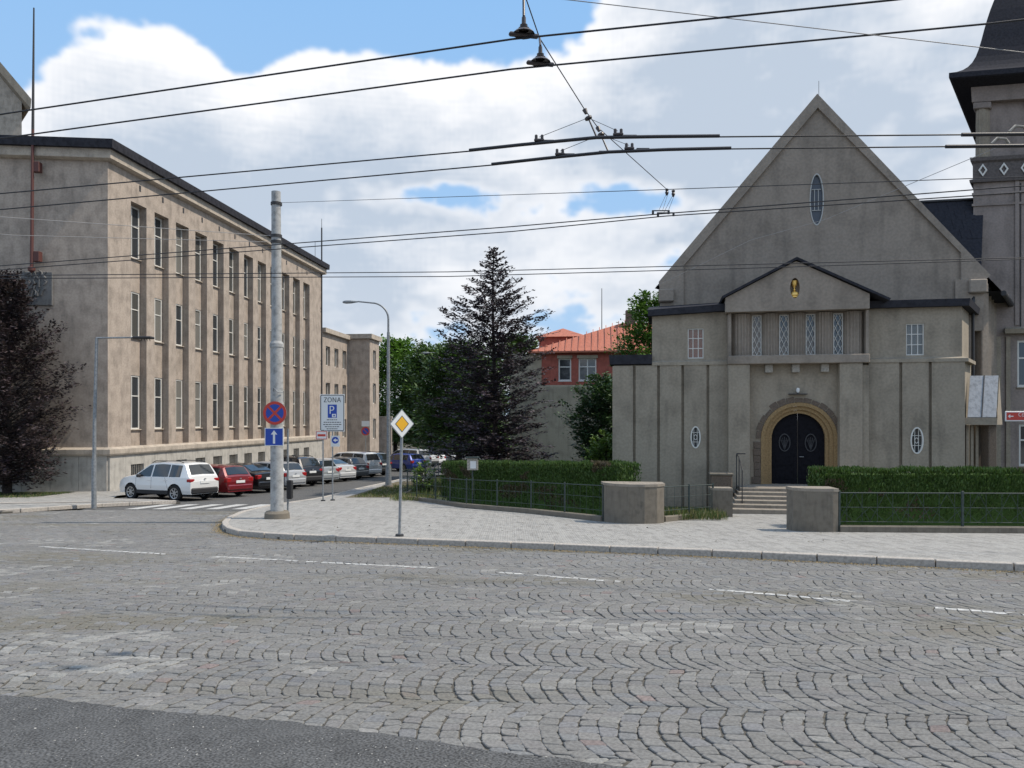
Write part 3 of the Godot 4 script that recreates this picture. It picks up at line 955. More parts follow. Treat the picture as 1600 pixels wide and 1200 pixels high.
# ---------------------------------------------------------------- church
func cb() -> B:
	var b := B.new()
	b.xf = Transform3D(Basis.IDENTITY, Vector3(0, 1.45, 0))
	return b
func pb() -> B:   # plan builder: polygons of (s, t), extruded upwards
	var b := B.new()
	b.xf = Transform3D(Basis(Vector3(1, 0, 0), Vector3(0, 0, -1), Vector3(0, 1, 0)), Vector3(0, 1.45, 0))
	return b
const CB := Vector3(10.08, -1.45, -27.0)
func church_basis() -> Basis:
	return Basis(Vector3(0.982, 0, 0.191), Vector3.UP, Vector3(-0.191, 0, 0.982))
func make_church() -> void:
	var o := thing("church", "grey rendered church with steep gable, small pediment and arched dark door", "church", CB)
	o.basis = church_basis()
	# lower wings: dark backing with proud render panels, so the joints are real grooves
	mi("wing_wall", pb().prism(pv([-6.46, 0.1, -2.3, 0.1, -2.3, 2.6, -6.46, 2.6]), -1.5, 3.74), M.church, o)
	mi("wing_wall", pb().prism(pv([2.1, 0.1, 5.31, 0.1, 6.55, 2.62, 2.1, 2.6]), -1.5, 3.74), M.church, o)
	var ribs := [[-6.5, -5.76], [-5.66, -4.89], [-4.79, -4.03], [-3.93, -3.15], [-3.05, -2.42], [2.29, 3.27], [3.37, 4.2], [4.3, 5.33]]
	for i in ribs.size():
		var r: Array = ribs[i]
		var hole := []
		if i == 3: hole = [ell(-3.53, 1.1, 0.16, 0.38)]
		if i == 6: hole = [ell(3.83, 1.02, 0.19, 0.44)]
		mi("wall_panel", cb().prism(rect(r[0], -1.5, r[1], 3.70), -0.098, 0.03 if i < 5 else 0.025, hole), M.church, o)
	for q in [[-3.53, 1.1, 0.16, 0.38], [3.83, 1.02, 0.19, 0.44]]:
		var f := mi("oval_window", cb().ring(ell(q[0], q[1], q[2] + 0.02, q[3] + 0.02), ell(q[0], q[1], q[2] - 0.025, q[3] - 0.025), -0.05, 0.05), M.frame_white, o)
		mi("pane", cb().prism(ell(q[0], q[1], q[2] - 0.02, q[3] - 0.02), -0.045, -0.03), M.glass, f)
		var g := cb()
		for x in [-0.06, 0.06]: g.box(Vector3(q[0] + x, q[1], -0.01), Vector3(0.016, q[3] * 1.75, 0.02))
		for y in [-0.17, 0.17]: g.box(Vector3(q[0], q[1] + y, -0.012), Vector3(q[2] * 1.75, 0.016, 0.02))
		g.ring(ell(q[0], q[1], 0.065, 0.1), ell(q[0], q[1], 0.045, 0.08), -0.02, 0.0)
		mi("glazing_bar", g, M.frame_white, f)
	# upper storey of the wings
	for q in [[-5.07, -2.3, -3.52, 0.56], [2.15, 5.29, 3.82, 0.58]]:
		var wl := cb().prism(rect(q[0], 3.74, q[1], 5.6), -0.5, -0.12, [rect(q[2] - q[3] * 0.5, 3.95, q[2] + q[3] * 0.5, 5.04)])
		mi("upper_wall", wl, M.church, o)
		window_unit(o, Transform3D(Basis.IDENTITY, Vector3(q[2], 3.95 + 1.45, -0.2)), q[3], 1.09, 3, 3, 0.035, M.frame_white, M.glass_clear, null, M.curtain_red if q[2] < 0 else M.curtain)
		mi("upper_core", cb().box(Vector3((q[0] + q[1]) * 0.5, 4.65, -1.75), Vector3(q[1] - q[0] - 0.02, 1.8, 1.9)), M.church, o)
	mi("upper_side_wall", pb().prism(pv([5.28, 0.14, 6.14, 1.92, 5.8, 1.92, 4.9, 0.5]), 3.742, 5.6), M.church, o)
	# ledges and dark roof edges
	mi("ledge", cb().sweep([Vector3(-5.07, 0, -0.1), Vector3(-2.42, 0, -0.1)], pv([-0.06, 3.7, 0.16, 3.7, 0.16, 3.82, -0.06, 3.9])), M.church, o)
	mi("ledge", cb().sweep([Vector3(2.21, 0, -0.1), Vector3(5.33, 0, -0.1), Vector3(6.2, 0, -1.9)], pv([-0.06, 3.7, 0.16, 3.7, 0.16, 3.82, -0.06, 3.9])), M.church, o)
	mi("roof_edge", cb().sweep([Vector3(-6.46, 0, -2.6), Vector3(-6.46, 0, -0.06), Vector3(-5.07, 0, -0.06)], pv([-1.6, 3.76, 0.14, 3.76, 0.17, 4.1, -1.6, 4.16])), M.roof_sheet, o)
	var re := cb()
	re.quad(Vector3(-5.22, 5.5, 0.12), Vector3(-2.5, 5.62, 0.12), Vector3(-2.5, 5.86, 0.12), Vector3(-5.22, 5.72, 0.12), Vector3(0, 0, 1))
	re.quad(Vector3(-5.22, 5.72, 0.12), Vector3(-2.5, 5.86, 0.12), Vector3(-2.5, 6.3, -2.5), Vector3(-5.22, 6.2, -2.5), Vector3.UP)
	re.quad(Vector3(-5.22, 5.5, 0.12), Vector3(-2.5, 5.62, 0.12), Vector3(-2.5, 5.55, -2.5), Vector3(-5.22, 5.5, -2.5), Vector3.DOWN)
	re.quad(Vector3(-5.22, 5.5, 0.12), Vector3(-5.22, 5.72, 0.12), Vector3(-5.22, 6.2, -2.5), Vector3(-5.22, 5.5, -2.5), Vector3.LEFT)
	mi("wing_roof", re, M.roof_sheet, o)
	mi("wing_roof", cb().sweep([Vector3(2.1, 0, -0.1), Vector3(5.29, 0, -0.1), Vector3(6.5, 0, -2.6)], pv([-2.3, 5.62, 0.22, 5.58, 0.25, 5.82, -2.3, 6.2])), M.roof_sheet, o)
	# central bay: pilasters, recessed wall with the door arch
	for q in [[-2.42, -1.69], [1.27, 2.01]]:
		mi("pilaster", cb().box(Vector3((q[0] + q[1]) * 0.5, 1.09, 0.05), Vector3(q[1] - q[0], 5.18, 0.7), Basis.IDENTITY, 0.015), M.church, o)
	mi("pilaster", cb().box(Vector3(2.13, 1.05, 0.0), Vector3(0.2, 5.1, 0.6)), M.church, o)
	mi("portal_wall", cb().prism(rect(-1.72, -1.5, 1.3, 3.72), -0.35, 0.02, [arch(0.0, -0.56, 1.06, 1.28)]), M.church, o)
	# archivolt: stepped sandstone rings round the door
	var steps := [[1.28, 1.15, 0.06], [1.15, 1.02, -0.02], [1.02, 0.9, -0.1]]
	for q in steps:
		var oo := arch(0.0, -0.56, 1.06, q[0] - 0.002)
		var ii := arch(0.0, -0.56, 1.06, q[1])
		mi("archivolt", cb().ring(oo, ii, -0.3, q[2]), M.sandstone, o)
	# rough stones round the arch
	for i in 15:
		var a0 := PI * (i + 0.06) / 15.0
		var a1 := PI * (i + 0.94) / 15.0
		var ro := 1.29 + rng.randf_range(0.12, 0.26)
		var p := PackedVector2Array()
		for a in [a0, (a0 + a1) * 0.5, a1]: p.append(Vector2(cos(a), sin(a)) * 1.285 + Vector2(0, 1.06))
		for a in [a1, (a0 + a1) * 0.5, a0]: p.append(Vector2(cos(a), sin(a)) * ro + Vector2(0, 1.06))
		mi("arch_stone", cb().prism(p, 0.0, 0.035 + rng.randf() * 0.025), M.voussoir, o)
	for s in [-1, 1]:
		for j in 6:
			var wdt := rng.randf_range(0.16, 0.3)
			mi("jamb_stone", cb().box(Vector3(s * (1.285 + wdt * 0.5) if s < 0 else minf(1.285 + wdt * 0.5, 1.36), -0.42 + j * 0.25, 0.03), Vector3(wdt if s < 0 else 0.14, 0.235, 0.05 + rng.randf() * 0.02), Basis.IDENTITY, 0.008), M.voussoir, o)
	# door leaves with oval ornaments
	for s in [-1, 1]:
		var half := Geometry2D.intersect_polygons(arch(0.0, -0.56, 1.06, 0.91), rect(0.006, -2, 1.5, 3) if s > 0 else rect(-1.5, -2, -0.006, 3))[0]
		var d := mi("door", cb().prism(half, -0.3, -0.24), M.door, o)
		var rg := cb().ring(ell(s * 0.44, 0.92, 0.2, 0.32), ell(s * 0.44, 0.92, 0.17, 0.285), -0.24, -0.215)
		for k in 5: rg.bar(Vector3(s * 0.44 - 0.13 + k * 0.065, 1.12 - absf(k - 2.0) * 0.03, -0.225), Vector3(s * 0.44, 0.66, -0.225), 0.02, 0.02)
		rg.bar(Vector3(s * 0.44 - 0.15, 0.98, -0.225), Vector3(s * 0.44 + 0.15, 0.98, -0.225), 0.02, 0.02)
		mi("ornament", rg, M.door_ornament, d)
		for y in [-0.2, 0.3]:
			mi("door_panel", cb().box(Vector3(s * 0.44, y, -0.235), Vector3(0.6, 0.36, 0.02), Basis.IDENTITY, 0.008), M.door, d)
		if s > 0: mi("handle", cb().tube([Vector3(0.07, 0.42, -0.24), Vector3(0.07, 0.42, -0.19), Vector3(0.2, 0.42, -0.19)], 0.014), M.galvanised, d)
	mi("threshold", cb().box(Vector3(0, -0.62, -0.05), Vector3(2.56, 0.14, 0.6)), M.step, o)
	# lamp over the arch
	var lb := mi("lamp_bracket", cb().box(Vector3(-0.05, 2.63, 0.12), Vector3(0.62, 0.03, 0.16)).bar(Vector3(-0.05, 2.63, 0.1), Vector3(-0.05, 2.78, 0.05), 0.03, 0.03), M.iron, o)
	mi("lamp_globe", cb().lathe([Vector2(0.0, -0.1), Vector2(0.05, -0.07), Vector2(0.065, 0), Vector2(0.05, 0.07), Vector2(0.0, 0.1)], Vector3(-0.05, 2.76, 0.14), 10), M.white_paint, lb)
	# beam, brackets, fluted columns and lattice windows
	mi("beam", cb().box(Vector3(-0.105, 3.83, 0.08), Vector3(4.66, 0.3, 0.78), Basis.IDENTITY, 0.02), M.cement, o)
	for x in [-1.03, -0.13, 0.83]:
		mi("bracket_block", cb().box(Vector3(x, 3.53, 0.13), Vector3(0.26, 0.29, 0.24), Basis.IDENTITY, 0.015), M.pale_stone, o)
	mi("loggia_wall", cb().prism(rect(-2.4, 3.97, 2.2, 5.5), -0.3, -0.05, [rect(-1.57, 4.0, -1.25, 5.44), rect(-0.65, 4.0, -0.33, 5.44), rect(0.24, 4.0, 0.56, 5.44), rect(1.15, 4.0, 1.47, 5.44)]), M.cement, o)
	for x in [-2.37, 2.17]: mi("loggia_jamb", cb().box(Vector3(x, 4.73, 0.1), Vector3(0.1, 1.5, 0.5)), M.cement, o)
	for q in [[-1.93, 0.3], [-0.95, 0.27], [-0.045, 0.27], [0.855, 0.27], [1.79, 0.3]]:
		var c := Vector3(q[0], 3.98, -0.03)
		mi("fluted_column", cb().lathe([Vector2(q[1], 0), Vector2(q[1], 1.5)], c, 112, Basis.IDENTITY, TAU, 14, 0.05), M.cement, o)
	for x in [-1.41, -0.49, 0.40, 1.31]:
		var f := cb()
		var wv := 0.32
		for s in [-1, 1]: f.box(Vector3(x + s * (wv * 0.5 - 0.015), 4.72, -0.07), Vector3(0.03, 1.44, 0.06))
		for y in [4.015, 5.425]: f.box(Vector3(x, y, -0.069), Vector3(wv - 0.06, 0.03, 0.058))
		var fr := mi("lattice_window", f, M.frame_white, o)
		mi("pane", cb().box(Vector3(x, 4.72, -0.13), Vector3(wv, 1.42, 0.02)), M.glass, fr)
		var la := cb()
		var hd := 0.36
		var sl := hd / (wv * 0.5)
		for k in range(-2, 5):
			for s in [1.0, -1.0]:
				var y0 := 4.03 + k * hd
				# a line rising across the window, cut to its height
				var xa := 0.0
				var xb := wv
				var ya := y0
				var yb := y0 + sl * wv
				if yb < 4.05 or ya > 5.4: continue
				if ya < 4.03: xa = (4.03 - y0) / sl; ya = 4.03
				if yb > 5.41: xb = (5.41 - y0) / sl; yb = 5.41
				if xb - xa < 0.02: continue
				var p0 := Vector3(x + s * (xa - wv * 0.5), ya, -0.085 - 0.004 * s)
				var p1 := Vector3(x + s * (xb - wv * 0.5), yb, -0.085 - 0.004 * s)
				la.bar(p0, p1, 0.018, 0.014)
		mi("lattice", la, M.frame_white, fr)
	# pediment with its niche and gilded chalice
	var ped := pv([-2.53, 5.5, 2.18, 5.5, 2.18, 6.0, -0.18, 7.2, -2.53, 6.0])
	var niche := ell(-0.22, 6.27, 0.16, 0.35)
	mi("pediment", cb().prism(ped, 0.3, 0.6, [niche]), M.cement, o)
	mi("pediment_block", cb().prism(pv([-2.5, 5.51, 2.16, 5.51, 2.16, 6.0, -0.18, 7.18, -2.5, 6.0]), -2.5, 0.28), M.cement, o)
	mi("niche", cb().prism(ell(-0.22, 6.27, 0.165, 0.355), 0.282, 0.36), M.cement, o)
	var cp := mi("chalice", cb().lathe([Vector2(0.15, -0.32), Vector2(0.15, -0.26), Vector2(0.05, -0.2), Vector2(0.025, -0.12), Vector2(0.05, -0.06), Vector2(0.025, 0.0), Vector2(0.05, 0.06), Vector2(0.09, 0.12), Vector2(0.105, 0.26), Vector2(0.095, 0.26), Vector2(0.01, 0.1)], Vector3(-0.22, 6.28, 0.46), 14), M.gold, o)
	mi("chalice_foot", cb().lathe([Vector2(0.0, -0.36), Vector2(0.12, -0.33), Vector2(0.165, -0.24), Vector2(0.13, -0.16), Vector2(0.05, -0.1), Vector2(0.0, -0.1)], Vector3(-0.22, 6.28, 0.47), 14), M.gold, cp)
	var pr := cb()
	for q in [[Vector2(-2.62, 5.98), Vector2(-0.18, 7.23)], [Vector2(2.78, 5.74), Vector2(-0.18, 7.232)]]:
		var a: Vector2 = q[0]
		var c: Vector2 = q[1]
		var nn := (c - a).normalized().orthogonal()
		if nn.y < 0: nn = -nn
		pr.prism(PackedVector2Array([a, c, c + Vector2(0, 0.09), a + nn * 0.08]), -2.5, 0.72)
	mi("pediment_roof", pr, M.roof_sheet, o)
	# steep gable with raised border and tall oval window
	var gab := pv([-4.72, 5.0, 6.85, 5.0, 6.85, 6.85, 7.0, 7.05, 1.09, 14.05, -4.75, 7.15, -4.72, 6.9])
	var ov := ell(1.09, 10.15, 0.25, 0.99, 28)
	mi("gable", cb().prism(gab, -3.0, -2.62, [ov]), M.cement, o)
	mi("gable_border", cb().prism(pv([-4.8, 5.0, -3.88, 5.0, -3.88, 7.79, 1.11, 13.62, 1.09, 14.15, -4.84, 7.19, -4.8, 6.9]), -2.72, -2.5), M.cement, o)
	mi("gable_border", cb().prism(pv([6.85, 5.0, 6.1, 5.0, 6.1, 7.88, 1.112, 13.62, 1.092, 14.15, 7.09, 7.02, 6.85, 6.8]), -2.72, -2.502), M.cement, o)
	var gw := mi("oval_window", cb().ring(ell(1.09, 10.15, 0.26, 1.0, 28), ell(1.09, 10.15, 0.222, 0.945, 28), -2.75, -2.6), M.frame_grey, o)
	mi("pane", cb().prism(ell(1.09, 10.15, 0.23, 0.95, 28), -2.75, -2.72), M.glass_blue, gw)
	var gb := cb()
	for x in [-0.07, 0.07]: gb.box(Vector3(1.09 + x, 10.15, -2.69), Vector3(0.025, 0.8, 0.03))
	for y in [-0.4, 0.4]: gb.box(Vector3(1.09, 10.15 + y, -2.688), Vector3(0.34, 0.025, 0.03))
	mi("glazing_bar", gb, M.frame_grey, gw)
	for q in [[-4.55, 6.62], [6.62, 6.62]]: mi("kneeler", cb().box(Vector3(q[0], q[1], -2.55), Vector3(0.6, 0.5, 0.5), Basis.IDENTITY, 0.04), M.cement, o)
	mi("lightning_rod", cb().tube([Vector3(1.2, 13.9, -2.8), Vector3(1.2, 14.75, -2.8)], 0.009), M.iron, o)
	# nave roof and the side wall that runs back to the tower
	var sk := Vector3(0.484, 0, -1.0)
	var b := cb()
	var le := Vector3(-5.0, 6.98, -2.8)
	var ap := Vector3(1.09, 14.0, -2.8)
	var rg2 := Vector3(7.55, 6.5, -2.8)
	b.quad(le, ap, ap + sk * 14.0, le + sk * 14.0, Vector3(-1, 1, 0)); b.quad(ap, rg2, rg2 + sk * 14.0, ap + sk * 14.0, Vector3(1, 1, 0))
	for q in [[le, 1.0], [rg2, -1.0]]:
		var e: Vector3 = q[0]
		b.quad(e, e + Vector3(q[1] * 1.1, -0.12, 0), e + Vector3(q[1] * 1.1, -0.12, 0) + sk * 14.0, e + sk * 14.0, Vector3.DOWN)
	b.quad(rg2, rg2 + Vector3(0, -0.2, 0), rg2 + Vector3(0, -0.2, 0) + sk * 14.0, rg2 + sk * 14.0, Vector3.RIGHT)
	mi("nave_roof", b, M.slate, o)
	mi("gutter", cb().tube([rg2 + Vector3(0.08, -0.1, 0.0), rg2 + Vector3(0.08, -0.1, 0.0) + sk * 7.0], 0.1, 0.1, 8), M.iron, o)
	mi("downpipe", cb().tube([Vector3(6.55, 6.3, -2.6), Vector3(6.35, 5.7, -2.1), Vector3(6.35, 1.0, -2.1), Vector3(6.35, -1.3, -2.1)], 0.06), M.iron, o)
	mi("side_wall", pb().prism(pv([6.5, 2.5, 11.8, 13.5, 11.2, 13.5, 5.9, 2.5]), -1.5, 6.9), M.cement, o)
	for k in 4:
		var p := Vector3(6.75, 0, -2.9) + sk * (0.2 + k * 0.95)
		mi("buttress", cb().box(p + Vector3(0.1, 2.7, 0), Vector3(0.34, 8.2, 0.5), Basis(Vector3.UP, 0.45), 0.03), M.cement, o)
	mi("nave_wall", pb().prism(pv([-4.6, 2.9, -4.3, 2.9, 1.3, 13.5, 0.9, 13.5]), -1.5, 6.9), M.cement, o)
	# roof of the crossing between nave and tower
	b = cb()
	b.quad(Vector3(4.0, 10.85, -6.5), Vector3(8.35, 10.85, -6.5), Vector3(7.15, 6.4, -3.6), Vector3(4.0, 6.4, -3.6), Vector3(0, 1, 1))
	b.quad(Vector3(4.0, 10.85, -6.5), Vector3(8.35, 10.85, -6.5), Vector3(8.6, 6.4, -9.4), Vector3(4.0, 6.4, -9.4), Vector3(0, 1, -1))
	b.tri(Vector3(4.0, 10.85, -6.5), Vector3(4.0, 6.4, -3.6), Vector3(4.0, 6.4, -9.4), Vector3(-1, 0, 0))
	var cr := mi("crossing_roof", b, M.slate, o)
	for row in 9:
		for k in 11:
			if 5.2 + k * 0.38 + 0.36 > 8.2 - row * 0.11: continue
			var u0 := 5.2 + k * 0.38 + (0.19 if row % 2 else 0.0)
			var dy := 0.46
			var yy := 10.82 - row * dy
			var zz := -6.49 + row * dy * 0.652
			mi("slate", cb().box(Vector3(u0, yy - 0.23, zz + 0.165), Vector3(0.365, 0.56, 0.014 + rng.randf() * 0.006), Basis(Vector3.RIGHT, -0.575)), M.slate, cr)
	mi("ridge_cap", cb().box(Vector3(6.15, 10.87, -6.5), Vector3(4.25, 0.08, 0.2)), M.iron, cr)
	# lean-to canopy over the side door
	var cn := cb()
	var t0 := Vector3(5.86, 3.27, -1.0)
	var t1 := Vector3(6.76, 3.27, -1.0)
	var f0 := Vector3(5.52, 1.82, -0.3)
	var f1 := Vector3(6.42, 1.82, -0.3)
	var cd := mi("side_canopy", cn.prism(rect(5.45, 1.56, 6.44, 1.8), -0.42, -0.3), M.church, o)
	for k in 2:
		var sh := cb()
		var a := f0.lerp(f1, k * 0.5 + 0.005)
		var c := f0.lerp(f1, k * 0.5 + 0.495)
		var d := t0.lerp(t1, k * 0.5 + 0.495)
		var e := t0.lerp(t1, k * 0.5 + 0.005)
		var th := Vector3(0, -0.03, -0.02)
		sh.quad(a, c, d, e, Vector3(0, 1, 1)); sh.quad(a + th, c + th, d + th, e + th, Vector3(0, -1, -1))
		sh.quad(a, c, c + th, a + th, Vector3(0, 0, 1)); sh.quad(a, e, e + th, a + th, Vector3(-1, 0, 0)); sh.quad(c, d, d + th, c + th, Vector3(1, 0, 0))
		mi("roof_sheet", sh, M.sheet_metal, cd)
	var sm := cb()
	sm.bar(f0.lerp(f1, 0.5) + Vector3(0, 0.012, 0.01), t0.lerp(t1, 0.5) + Vector3(0, 0.012, 0.01), 0.025, 0.025)
	mi("seam", sm, M.iron, cd)
	var ck := cb()
	ck.tri(t1 + Vector3(0.02, -0.02, 0), f1 + Vector3(0.02, -0.26, 0), Vector3(7.0, 1.56, -1.3), Vector3(1, 0, 0.3))
	ck.tri(t1 + Vector3(-0.1, -0.03, -0.05), f1 + Vector3(-0.1, -0.26, -0.05), Vector3(6.9, 1.56, -1.35), Vector3(-1, 0, -0.3))
	mi("cheek", ck, M.church, cd)
	for x in [5.62, 5.8, 6.0]: mi("post", cb().box(Vector3(x, 0.0, -0.6 - (x - 5.6) * 0.6), Vector3(0.09, 3.1, 0.12)), M.church, cd)
	mi("porch_pier", cb().box(Vector3(6.35, 0.0, -0.75), Vector3(0.3, 3.1, 0.4), Basis(Vector3.UP, 0.3), 0.02), M.voussoir, cd)
	mi("side_door", cb().box(Vector3(6.15, 0.0, -1.1), Vector3(0.5, 3.1, 0.06), Basis(Vector3.UP, 0.4)), M.voussoir, cd)

	# steps, cheek walls and handrail in front of the door
	var st := thing("stone_steps", "flight of six stone steps rising to arched church door", "steps", CB)
	st.basis = church_basis()
	for i in 6:
		var y := -1.07 + i * 0.102
		var t := -3.55 + i * 0.37
		mi("step", cb().box(Vector3(0.0, y - 0.12, 1.55 - i * 0.18 + 0.2), Vector3(5.2 - i * 0.18, 0.28 - 0.003 * i, 3.7 - i * 0.37), Basis.IDENTITY, 0.012), M.step, st)
	var cw := thing("step_cheek_wall", "dark weathered low wall beside the church steps", "wall", CB)
	cw.basis = church_basis()
	mi("wall", cb().box(Vector3(-2.76, -0.87, 1.5), Vector3(0.7, 1.5, 0.7), Basis.IDENTITY, 0.03), M.voussoir, cw)
	mi("coping", cb().box(Vector3(-2.76, -0.1, 1.5), Vector3(0.78, 0.08, 0.78), Basis.IDENTITY, 0.02), M.concrete, cw)
	var hr := thing("handrail", "thin black iron handrail on the church steps", "handrail", CB)
	hr.basis = church_basis()
	for q in [[2.9, -1.0, 0.1], [1.9, -0.7, 0.45], [1.0, -0.56, 0.55]]:
		mi("post", cb().tube([Vector3(-2.2, q[1] - 0.1, q[0]), Vector3(-2.2, q[2], q[0])], 0.018), M.iron, hr)
	mi("rail", cb().tube([Vector3(-2.2, 0.1, 2.9), Vector3(-2.2, 0.32, 2.4), Vector3(-2.2, 0.48, 1.9), Vector3(-2.2, 0.56, 1.0), Vector3(-1.9, 0.56, 0.9)], 0.02), M.iron, hr)

func tb() -> B:   # the tower stands askew to the front: its sides run back to the right
	var b := B.new()
	b.sheared = true
	b.xf = Transform3D(Basis(Vector3(1, 0, 0), Vector3.UP, Vector3(-0.484, 0, 1)), Vector3(-0.484 * 6.0, 1.45, 0))
	return b
func make_tower() -> void:
	var o := thing("church_tower", "square church tower with dark bell-shaped roof and diamond frieze", "tower", CB)
	o.basis = church_basis()
	var s0 := 7.78
	var wd := 6.6
	var z0 := -6.0
	var c := Vector3(s0 + wd * 0.5, 0, z0 - wd * 0.5)
	var loop := func(inset: float) -> Array:
		var h := wd * 0.5 - inset
		return [c + Vector3(-h, 0, h), c + Vector3(h, 0, h), c + Vector3(h, 0, -h), c + Vector3(-h, 0, -h)]
	# lower front with two windows; the rest of the shaft
	mi("shaft", tb().prism(rect(s0, -1.5, s0 + wd, 11.5), z0 - 0.3, z0, [rect(s0 + 1.62, 3.05, s0 + 2.62, 4.95), rect(s0 + 1.68, -0.15, s0 + 2.68, 1.55)]), M.tower, o)
	mi("shaft_core", tb().box(c + Vector3(0, 5.0, -0.2), Vector3(wd - 0.02, 13.0, wd - 0.42)), M.tower, o)
	for q in [[2.12, 3.05, 1.9], [2.18, -0.15, 1.7]]:
		window_unit(o, Transform3D(Basis.IDENTITY, Vector3(s0 + q[0], q[1] + 1.45, z0 - 0.1)), 1.0, q[2], 2, 2, 0.09, M.frame_white, M.glass, M.church)
	mi("window_cornice", tb().sweep([Vector3(s0 + 1.2, 0, z0), Vector3(s0 + wd, 0, z0)], pv([0, 5.2, 0.3, 5.2, 0.36, 5.38, 0, 5.48])), M.church, o)
	for x in [0.62, 0.95, 1.3]: mi("pilaster_strip", tb().box(Vector3(s0 + x, 2.3, z0 + 0.04), Vector3(0.16, 5.6, 0.08)), M.church, o)
	mi("corner_strip", tb().box(Vector3(s0 + 1.62, 8.5, z0 + 0.03), Vector3(0.14, 5.9, 0.06)), M.tower, o)
	for y in [10.9, 10.45]: mi("string_course", tb().sweep(loop.call(0.0), pv([-0.1, y, 0.05, y, 0.05, y + 0.09, -0.1, y + 0.09]), true), M.tower, o)
	mi("frieze", tb().sweep(loop.call(0.0), pv([-0.4, 11.4, 0.12, 11.4, 0.14, 11.5, 0.02, 11.56, 0.02, 12.2, 0.1, 12.28, 0.12, 12.42, -0.4, 12.42]), true), M.frieze, o)
	for i in 8:
		var d := tb()
		var x := s0 + 0.36 + i * 0.78
		var oo := pv([x - 0.17, 11.9, x, 11.64, x + 0.17, 11.9, x, 12.16])
		var ii := pv([x - 0.1, 11.9, x, 11.74, x + 0.1, 11.9, x, 12.06])
		mi("frieze_diamond", d.ring(oo, ii, z0 + 0.02, z0 + 0.07), M.frame_white, o)
	mi("belfry", tb().box(c + Vector3(0, 13.6, 0), Vector3(wd - 0.5, 2.4, wd - 0.5)), M.tower, o)
	for i in 4:
		var x := s0 + 0.33 + i * 1.98
		mi("belfry_pilaster", tb().lathe([Vector2(0.29, 12.42), Vector2(0.27, 14.45)], Vector3(x, 0, z0 - 0.26), 48, Basis.IDENTITY, TAU, 14, 0.03), M.church, o)
		mi("capital", tb().box(Vector3(x, 14.56, z0 - 0.2), Vector3(0.66, 0.26, 0.5), Basis.IDENTITY, 0.03), M.tower, o)
	for i in range(1, 4):
		var z := z0 - 0.3 - i * 1.98
		mi("belfry_pilaster", tb().lathe([Vector2(0.29, 12.42), Vector2(0.27, 14.45)], Vector3(s0 + 0.26, 0, z), 48, Basis.IDENTITY, TAU, 14, 0.03), M.church, o)
	mi("architrave", tb().sweep(loop.call(0.0), pv([-0.5, 14.7, 0.05, 14.7, 0.08, 15.3, -0.5, 15.3]), true), M.tower, o)
	mi("eaves", tb().sweep(loop.call(0.0), pv([-0.5, 15.3, 0.1, 15.32, 0.72, 15.42, 0.8, 15.46, 0.8, 15.66, -0.5, 15.66]), true), M.slate, o)
	# bell-shaped roof
	var prof := [[4.1, 15.66], [3.85, 15.78], [3.65, 15.92], [3.48, 16.1], [3.34, 16.32], [3.22, 16.6], [3.12, 16.95], [3.03, 17.35], [2.94, 17.8], [2.84, 18.25], [2.73, 18.7], [2.6, 19.15], [2.44, 19.6], [2.22, 20.05], [1.9, 20.5], [1.5, 20.95], [1.1, 21.4], [0.8, 22.0], [0.7, 23.2], [0.0, 24.8]]
	var r := tb()
	for i in prof.size() - 1:
		var a: Array = prof[i]
		var b: Array = prof[i + 1]
		for k in 4:
			var q := [[-1, 1], [1, 1], [1, -1], [-1, -1]]
			var p0: Array = q[k]
			var p1: Array = q[(k + 1) % 4]
			var o3 := Vector3(p0[0] + p1[0], 0.5, p0[1] + p1[1])
			r.quad(c + Vector3(p0[0] * a[0], a[1], p0[1] * a[0]), c + Vector3(p1[0] * a[0], a[1], p1[1] * a[0]), c + Vector3(p1[0] * b[0], b[1], p1[1] * b[0]), c + Vector3(p0[0] * b[0], b[1], p0[1] * b[0]), o3)
	mi("bell_roof", r, M.slate, o)
	mi("conductor", tb().tube([Vector3(s0 + 1.75, 11.3, z0 + 0.03), Vector3(s0 + 1.75, 5.5, z0 + 0.03)], 0.02), M.iron, o)

